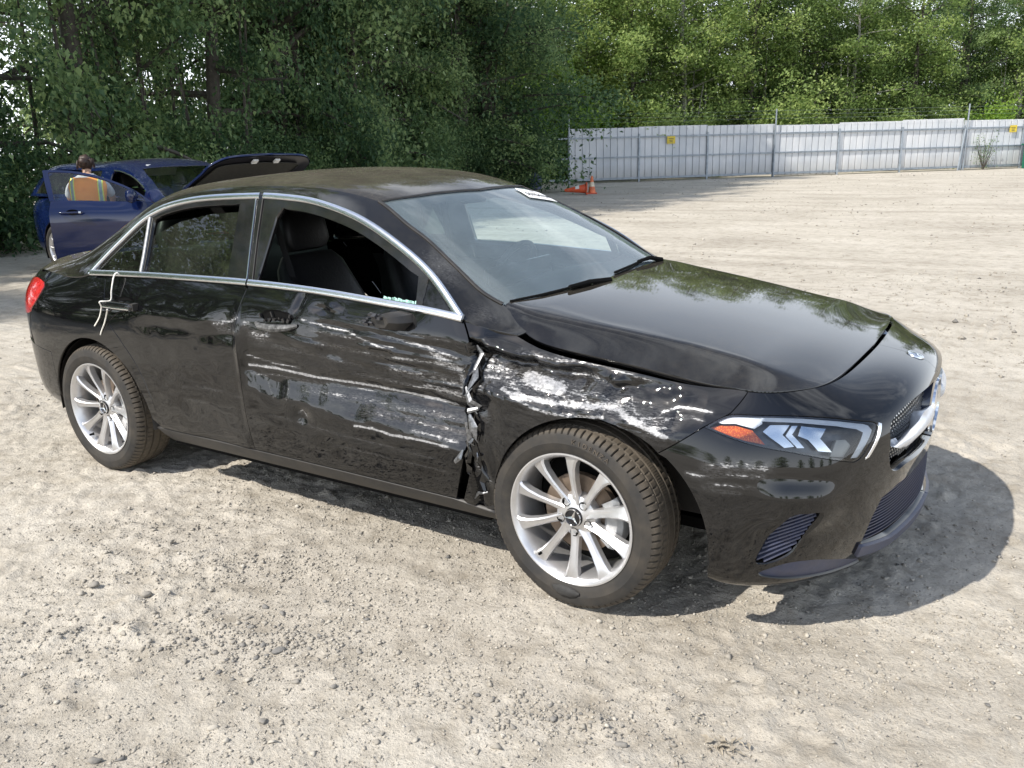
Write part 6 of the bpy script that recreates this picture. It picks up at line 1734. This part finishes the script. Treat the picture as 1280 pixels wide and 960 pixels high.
mb = MB(); mb.box((2.05, 0, .86), (.42, 1.36, .16)); mb.build('dashboard', M_SEAT, blue, bevel=.05)
mb = MB(); mb.box((1.56, -.25, 1.30), (.05, .42, .14), Matrix.Rotation(.6, 3, 'Y')); mb.build('sun_visor', simple('visor', (.42, .44, .45), .8), blue, bevel=.01)
# open front door, swung about its front edge
HIN = Vector((2.23, -.845, 0)); RD = Matrix.Translation(HIN) @ Matrix.Rotation(math.radians(47), 4, 'Z') @ Matrix.Translation(-HIN)
bd_ = panel('front_door', body, [front_door], M_BLUE, blue, h=.05, hb=.03); bd_.matrix_basis = RD; setp(bd_, 'front door swung wide open')
panel('door_card', body, [inset(resample(front_door, .03), .01)], M_TRIM, bd_, h=.08, gap=0, flange=0, depth=.075)
df_o = np.vstack([[(1.115, 1.0), (1.075, 1.17), (1.045, 1.335)], [(x, eline_z(x)-.004) for x in np.linspace(1.06, 2.19, 24)], [(2.20, belt_zf(2.2))], [(1.7, belt_zf(1.7))]])
wl_ = np.vstack([[(1.165, belt_zf(1.165)+.005), (1.135, 1.17), (1.105, 1.31)], [(x, eline_z(x)-.028) for x in np.linspace(1.13, 2.12, 22)], [(2.14, belt_zf(2.14)+.005)]])
panel('door_frame', sideglass, [df_o, wl_], M_BLUE, bd_, h=.06, gap=0, flange=.03)
panel('door_glass', sideglass, [wl_], M_GLASSB, bd_, h=.2, gap=0, flange=0, depth=.01)
mb = MB(); mb.tube([(1.22, -.905, .868), (1.27, -.925, .868), (1.42, -.925, .868), (1.47, -.905, .868)], .013, 8); mb.build('door_handle', M_BLUE, bd_, angle=50)
mb = MB(); mb.lathe([(.001, 0), (.03, .001), (.038, .006)], 18, 'y'); m2 = MB(); m2.add([(1.36+p[0]*1.8, -.895-p[1], .872+p[2]*.8) for p in mb.v], mb.f); m2.build('handle_recess', M_DARK, bd_)
mb = MB(); mb.tube([(1.43, -.927, .868), (1.455, -.925, .868)], .016, 8); mb.build('lock_cover', M_CHROME, bd_, angle=50)
mb = MB(); secs = []
for yy, sx, sz in ((.86, .05, .03), (.90, .08, .06), (.97, .085, .085), (1.04, .065, .075), (1.06, .03, .04)):
    secs.append([(2.02+sx*c_*.8, -yy, 1.03+sz*s_) for c_, s_ in ((-1, 0), (-.8, .7), (0, 1), (.7, .7), (1, 0), (.7, -.7), (0, -1), (-.8, -.7))])
G = np.array(secs); G = np.concatenate([G, G[:, :1]], 1); mb.grid(G); mb.f.append([9*4+i for i in range(8)]); mb.build('door_mirror', M_BLUE, bd_, angle=60)
# raised bonnet, hinged at the windscreen
HB = Vector((2.33, 0, .985)); RB = Matrix.Translation(HB) @ Matrix.Rotation(math.radians(-35), 4, 'Y') @ Matrix.Translation(-HB)
bo = panel('bonnet', hood, [resample(hood_loop, .04)], M_BLUE, blue, h=.06, gap=.002, flange=.02); bo.matrix_basis = RB; setp(bo, 'raised bonnet showing its black lining')
panel('bonnet_frame', hood, [inset(resample(hood_loop, .04), .012)], simple('bonnet_black', (.014, .014, .018), .45), bo, h=.06, gap=0, flange=0, depth=.028)
il = inset(resample(hood_loop, .04), .15)
panel('insulation_pad', hood, [il], simple('felt_pad', (.035, .034, .028), .95, 0, .3, 30), bo, h=.06, gap=0, flange=.012, outsign=1, depth=.045)
for yy in (-.16, .16):
    mb = MB(); mb.box((3.30, yy, .775), (.06, .07, .02)); mb.build('bonnet_latch', simple('latch', (.6, .6, .58), .5), bo)
mb = MB(); mb.tube([(3.25, -.55, .62), (2.95, -.60, 1.15)], .008, 6); mb.build('prop_rod', M_TRIM, blue)

# ================================================================== worker behind the open door
person = empty('person', (-6.22, 3.05, 0), math.radians(48))         # faces away from the camera, towards the cabin
person.scale = (.95, .95, .95)
setp(person, 'worker in an orange safety vest seen from behind through the open car door', 'person')
def skin_obj(name, verts, edges, radii, mat, parent, sub=2, root=0):
    me = bpy.data.meshes.new(name); me.from_pydata(verts, edges, []); o = mkobj(name, me, parent, mat)
    md = o.modifiers.new('Skin', 'SKIN'); md.use_smooth_shade = True
    for i, r in enumerate(radii):
        r = (r, r) if not hasattr(r, '__len__') else r
        me.skin_vertices[0].data[i].radius = r; me.skin_vertices[0].data[i].use_root = (i == root)
    sb = o.modifiers.new('Subdivision', 'SUBSURF'); sb.levels = sb.render_levels = sub
    return o
M_SKIN = simple('skin', (.42, .25, .17), .5, 0, .1, 30); M_HAIR = simple('dark_hair', (.035, .018, .012), .5, 0, .5, 60, bump=.4)
M_VEST = simple('orange_vest', (1.0, .36, .06), .7, 0, .1, 12, bump=.2); M_LIME = simple('lime_trim', (.80, .90, .12), .6); M_TEAL = simple('silver_band', (.34, .44, .42), .35, .2)
M_SHIRT = simple('grey_shirt', (.42, .44, .45), .85, 0, .15, 20); M_TROUS = simple('navy_trousers', (.02, .025, .04), .85); M_BOOT = simple('brown_boots', (.05, .035, .025), .7)
# local frame: +y is the way the person faces, x to the right hand; leaning forward a little
bv = [(0, 0, .93), (0, .02, 1.10), (0, .07, 1.28), (0, .10, 1.38), (0, .13, 1.45), (0, .17, 1.53), (0, .175, 1.58),
      (.17, .08, 1.33), (.25, .20, 1.14), (.22, .42, 1.05), (.21, .50, 1.04),
      (-.17, .08, 1.33), (-.26, .18, 1.13), (-.22, .40, 1.02), (-.21, .48, 1.01),
      (.10, .0, .88), (.11, .04, .50), (.12, .0, .10), (.13, .14, .05), (-.10, .0, .88), (-.11, .08, .50), (-.12, .04, .10), (-.13, .18, .05)]
be = [(0, 1), (1, 2), (2, 3), (3, 4), (4, 5), (5, 6), (2, 7), (7, 8), (8, 9), (9, 10), (2, 11), (11, 12), (12, 13), (13, 14), (0, 15), (15, 16), (16, 17), (17, 18), (0, 19), (19, 20), (20, 21), (21, 22)]
br_ = [(.15, .11), (.145, .10), (.15, .11), (.07, .07), (.050, .052), (.066, .078), (.060, .07), .060, .047, .034, .028, .060, .047, .034, .028, .085, .060, .042, .04, .085, .060, .042, .04]
skin_obj('body', bv, be, br_, M_SKIN, person)
def torso(name, zs, mat, grow, thick=True, parent=person):
    """shell round the trunk between heights, following its forward lean"""
    G = []
    for z in zs:
        cy = np.interp(z, [.93, 1.10, 1.28, 1.40], [0, .02, .07, .10]); rx = np.interp(z, [.80, .93, 1.1, 1.28, 1.36, 1.42], [.20, .195, .185, .215, .19, .10])+grow; ry = np.interp(z, [.80, .93, 1.1, 1.28, 1.36, 1.42], [.15, .145, .13, .14, .12, .08])+grow
        G.append([(rx*math.copysign(abs(math.cos(t))**.8, math.cos(t)), cy+ry*math.copysign(abs(math.sin(t))**.8, math.sin(t)), z) for t in np.linspace(0, 2*math.pi, 33)])
    mb = MB(); mb.grid(np.array(G)); return mb.build(name, mat, parent, smooth=True)
torso('shirt', [.84, .95, 1.1, 1.28, 1.36, 1.42], M_SHIRT, .004)
vest = torso('safety_vest', [.82, .9, .98, 1.1, 1.2, 1.28, 1.34, 1.39], M_VEST, .018)
torso('vest_hem', [.818, .835], M_LIME, .022, parent=vest); torso('vest_band', [.94, .975], M_TEAL, .022, parent=vest); torso('vest_band_edge', [.925, .94], M_LIME, .021, parent=vest); torso('vest_band_edge', [.975, .99], M_LIME, .021, parent=vest)
def vstrip(x0, x1, mat, g):
    G = []
    for z in np.linspace(.83, 1.385, 14):
        cy = np.interp(z, [.93, 1.10, 1.28, 1.40], [0, .02, .07, .10]); rx = np.interp(z, [.80, .93, 1.1, 1.28, 1.36, 1.42], [.20, .195, .185, .215, .19, .10])+.018+g; ry = np.interp(z, [.80, .93, 1.1, 1.28, 1.36, 1.42], [.15, .145, .13, .14, .12, .08])+.018+g
        G.append([(x, cy-ry*max(0, 1-(abs(x)/rx)**2.5)**(1/2.5), z) for x in np.linspace(x0, x1, 5)])
    mb = MB(); mb.grid(np.array(G)); mb.build('vest_stripe', mat, vest, smooth=True)
for sx in (1, -1):
    vstrip(sx*.150, sx*.185, M_TEAL, .006); vstrip(sx*.138, sx*.150, M_LIME, .005); vstrip(sx*.185, sx*.197, M_LIME, .005)
skin_obj('sleeve', [(.15, .07, 1.33), (.22, .13, 1.24), (.255, .20, 1.14)], [(0, 1), (1, 2)], [.075, .068, .058], M_SHIRT, person); skin_obj('sleeve', [(-.15, .07, 1.33), (-.22, .12, 1.24), (-.265, .18, 1.13)], [(0, 1), (1, 2)], [.075, .068, .058], M_SHIRT, person)
skin_obj('trousers', [(0, 0, .90), (.10, 0, .86), (.11, .04, .50), (.12, .0, .12), (-.10, 0, .86), (-.11, .08, .50), (-.12, .04, .12)], [(0, 1), (1, 2), (2, 3), (0, 4), (4, 5), (5, 6)], [(.17, .14), .105, .082, .07, .105, .082, .07], M_TROUS, person)
for sx, dy in ((.125, .05), (-.125, .09)): skin_obj('boot', [(sx, dy-.05, .12), (sx, dy-.05, .05), (sx, dy+.12, .045)], [(0, 1), (1, 2)], [.062, .055, .045], M_BOOT, person)
def blob(mb, c, r, n=16):
    m2 = MB(); m2.lathe([(math.sin(t)+1e-4, -math.cos(t)) for t in np.linspace(0, math.pi, 11)], n, 'z')
    mb.add([(c[0]+p[0]*r[0], c[1]+p[1]*r[1], c[2]+p[2]*r[2]) for p in m2.v], m2.f); return mb
rh = random.Random(2)
hm = MB(); blob(hm, (0, .155, 1.575), (.088, .105, .105)); hair = hm.build('hair', M_HAIR, person, smooth=True)
for v in hair.data.vertices: v.co += Vector((math.sin(v.co.z*90), math.cos(v.co.x*80), math.sin(v.co.x*70)))*.005
hm = MB(); blob(hm, (-.01, .045, 1.585), (.052, .048, .050)); hm.build('hair_bun', M_HAIR, hair, smooth=True)
for k in range(14):
    a = rh.uniform(0, 6.28); hm = MB(); hm.tube([(.07*math.cos(a), .14+.08*math.sin(a), 1.60), (.10*math.cos(a), .13+.11*math.sin(a), 1.58+rh.uniform(-.03, .05)), (.11*math.cos(a), .12+.12*math.sin(a), 1.53+rh.uniform(-.05, .04))], [.012, .010, .003], 5); hm.build('hair_lock', M_HAIR, hair, smooth=True)
for nm, c_, r_, mt_ in (('ear', (.082, .185, 1.535), (.012, .022, .030), M_SKIN), ('ear', (-.082, .185, 1.535), (.012, .022, .030), M_SKIN), ('nose', (0, .262, 1.535), (.016, .024, .026), M_SKIN), ('eye', (.032, .245, 1.555), (.013, .010, .010), M_HAIR), ('eye', (-.032, .245, 1.555), (.013, .010, .010), M_HAIR), ('mouth', (0, .248, 1.495), (.026, .010, .007), simple('lips', (.35, .14, .12), .5))):
    blob(MB(), c_, r_, 10).build(nm, mt_, person, smooth=True)
torso('collar', [1.40, 1.435], simple('white_collar', (.75, .75, .74), .8), -.018)
# hands: palm with five fingers each
for sx in (1, -1):
    hx, hy, hz = (.21, .50, 1.04) if sx > 0 else (-.21, .48, 1.01)
    vv = [(hx, hy-.03, hz), (hx, hy+.05, hz-.01)]; ee = [(0, 1)]; rr = [(.026, .016), (.036, .014)]
    for k, (fx, fl_) in enumerate(((-.030, .075), (-.010, .088), (.011, .083), (.031, .066))):
        b = len(vv); vv += [(hx+fx, hy+.055, hz-.008), (hx+fx*1.1, hy+.055+fl_*.55, hz-.020), (hx+fx*1.15, hy+.055+fl_*.9, hz-.045)]; ee += [(1, b), (b, b+1), (b+1, b+2)]; rr += [.0095, .009, .0075]
    b = len(vv); vv += [(hx-sx*.040, hy+.0, hz-.006), (hx-sx*.062, hy+.035, hz-.015), (hx-sx*.062, hy+.065, hz-.025)]; ee += [(0, b), (b, b+1), (b+1, b+2)]; rr += [.013, .010, .008]
    skin_obj('hand', vv, ee, rr, M_SKIN, person, 1)

# ---- lot sticker on the screen, wipers' cord on the rear door
def cab_patch(name, loop, mat, depth, parent, mir=True): return panel(name, cab, [loop], mat, parent, h=.02, gap=0, flange=.001, mirror=mir, depth=depth)
# ---- lot sticker inside the top far corner of the screen, cord tied to the rear door handle
def text_mesh(txt, size):
    cu = bpy.data.curves.new('t', 'FONT'); cu.body = txt; cu.offset = .018; cu.size = size; cu.align_x = 'CENTER'; cu.align_y = 'CENTER'; ob = bpy.data.objects.new('t', cu); COL.objects.link(ob)
    me = bpy.data.meshes.new_from_object(ob); bpy.data.objects.remove(ob); return me
M_PAPER = simple('white_paper', (.86, .86, .85), .7, 0, .03, 20)
M_INK = simple('pen_ink', (.03, .03, .035), .7)
stk = np.array([(2.595, .30), (2.575, .57), (2.665, .60), (2.70, .32)])
sticker = panel('lot_sticker', cab, [resample(stk, .02)], M_PAPER, None, h=.03, gap=0, flange=.0015, mirror=True, depth=-.003)
sticker.data.name = 'lot_sticker'
setp(sticker, 'white paper lot sticker with handwritten number on the windscreen corner', 'sticker')
def on_cab(a, b, off):
    """a along the sticker width, b down its height -> point on the far half of the screen"""
    p = stk[1]*(1-a)*(1-b)+stk[0]*a*(1-b)+stk[2]*(1-a)*b+stk[3]*a*b
    P, nn = surf_eval(cab, np.array([p])); q = P[0]+nn[0]*off
    return Vector((q[0], -q[1], q[2]))
for txt, b0, sz in (('55704194', .62, .46), ('LOT', .20, .20)):
    me = text_mesh(txt, 1.); w = max(v.co.x for v in me.vertices)-min(v.co.x for v in me.vertices)
    for v in me.vertices:
        v.co = on_cab(.5+v.co.x/w*(.86 if len(txt) > 4 else .22), b0-v.co.y*sz*.9, .0052)
    mkobj('sticker_text', me, sticker, M_INK)
M_CORD = simple('white_cord', (.78, .76, .70), .8, 0, .1, 60)
mb = MB(); y_ = -.868
mb.tube(smooth_line([(.245, -.805, 1.005), (.248, -.838, .995), (.256, -.868, .93), (.262, -.885, .885), (.235, -.921, .884), (.215, -.905, .855), (.165, -.893, .80), (.115, -.893, .755)], 5), .0034, 6)
cord = mb.build('cord', M_CORD, angle=60); setp(cord, 'white cord from the rear window round the rear door handle', 'cord')
mb = MB(); mb.tube(smooth_line([(.285, -.922, .852), (.25, -.905, .83), (.205, -.895, .78), (.165, -.893, .735), (.15, -.892, .715)], 5), .0034, 6); mb.build('cord_end', M_CORD, cord, angle=60)
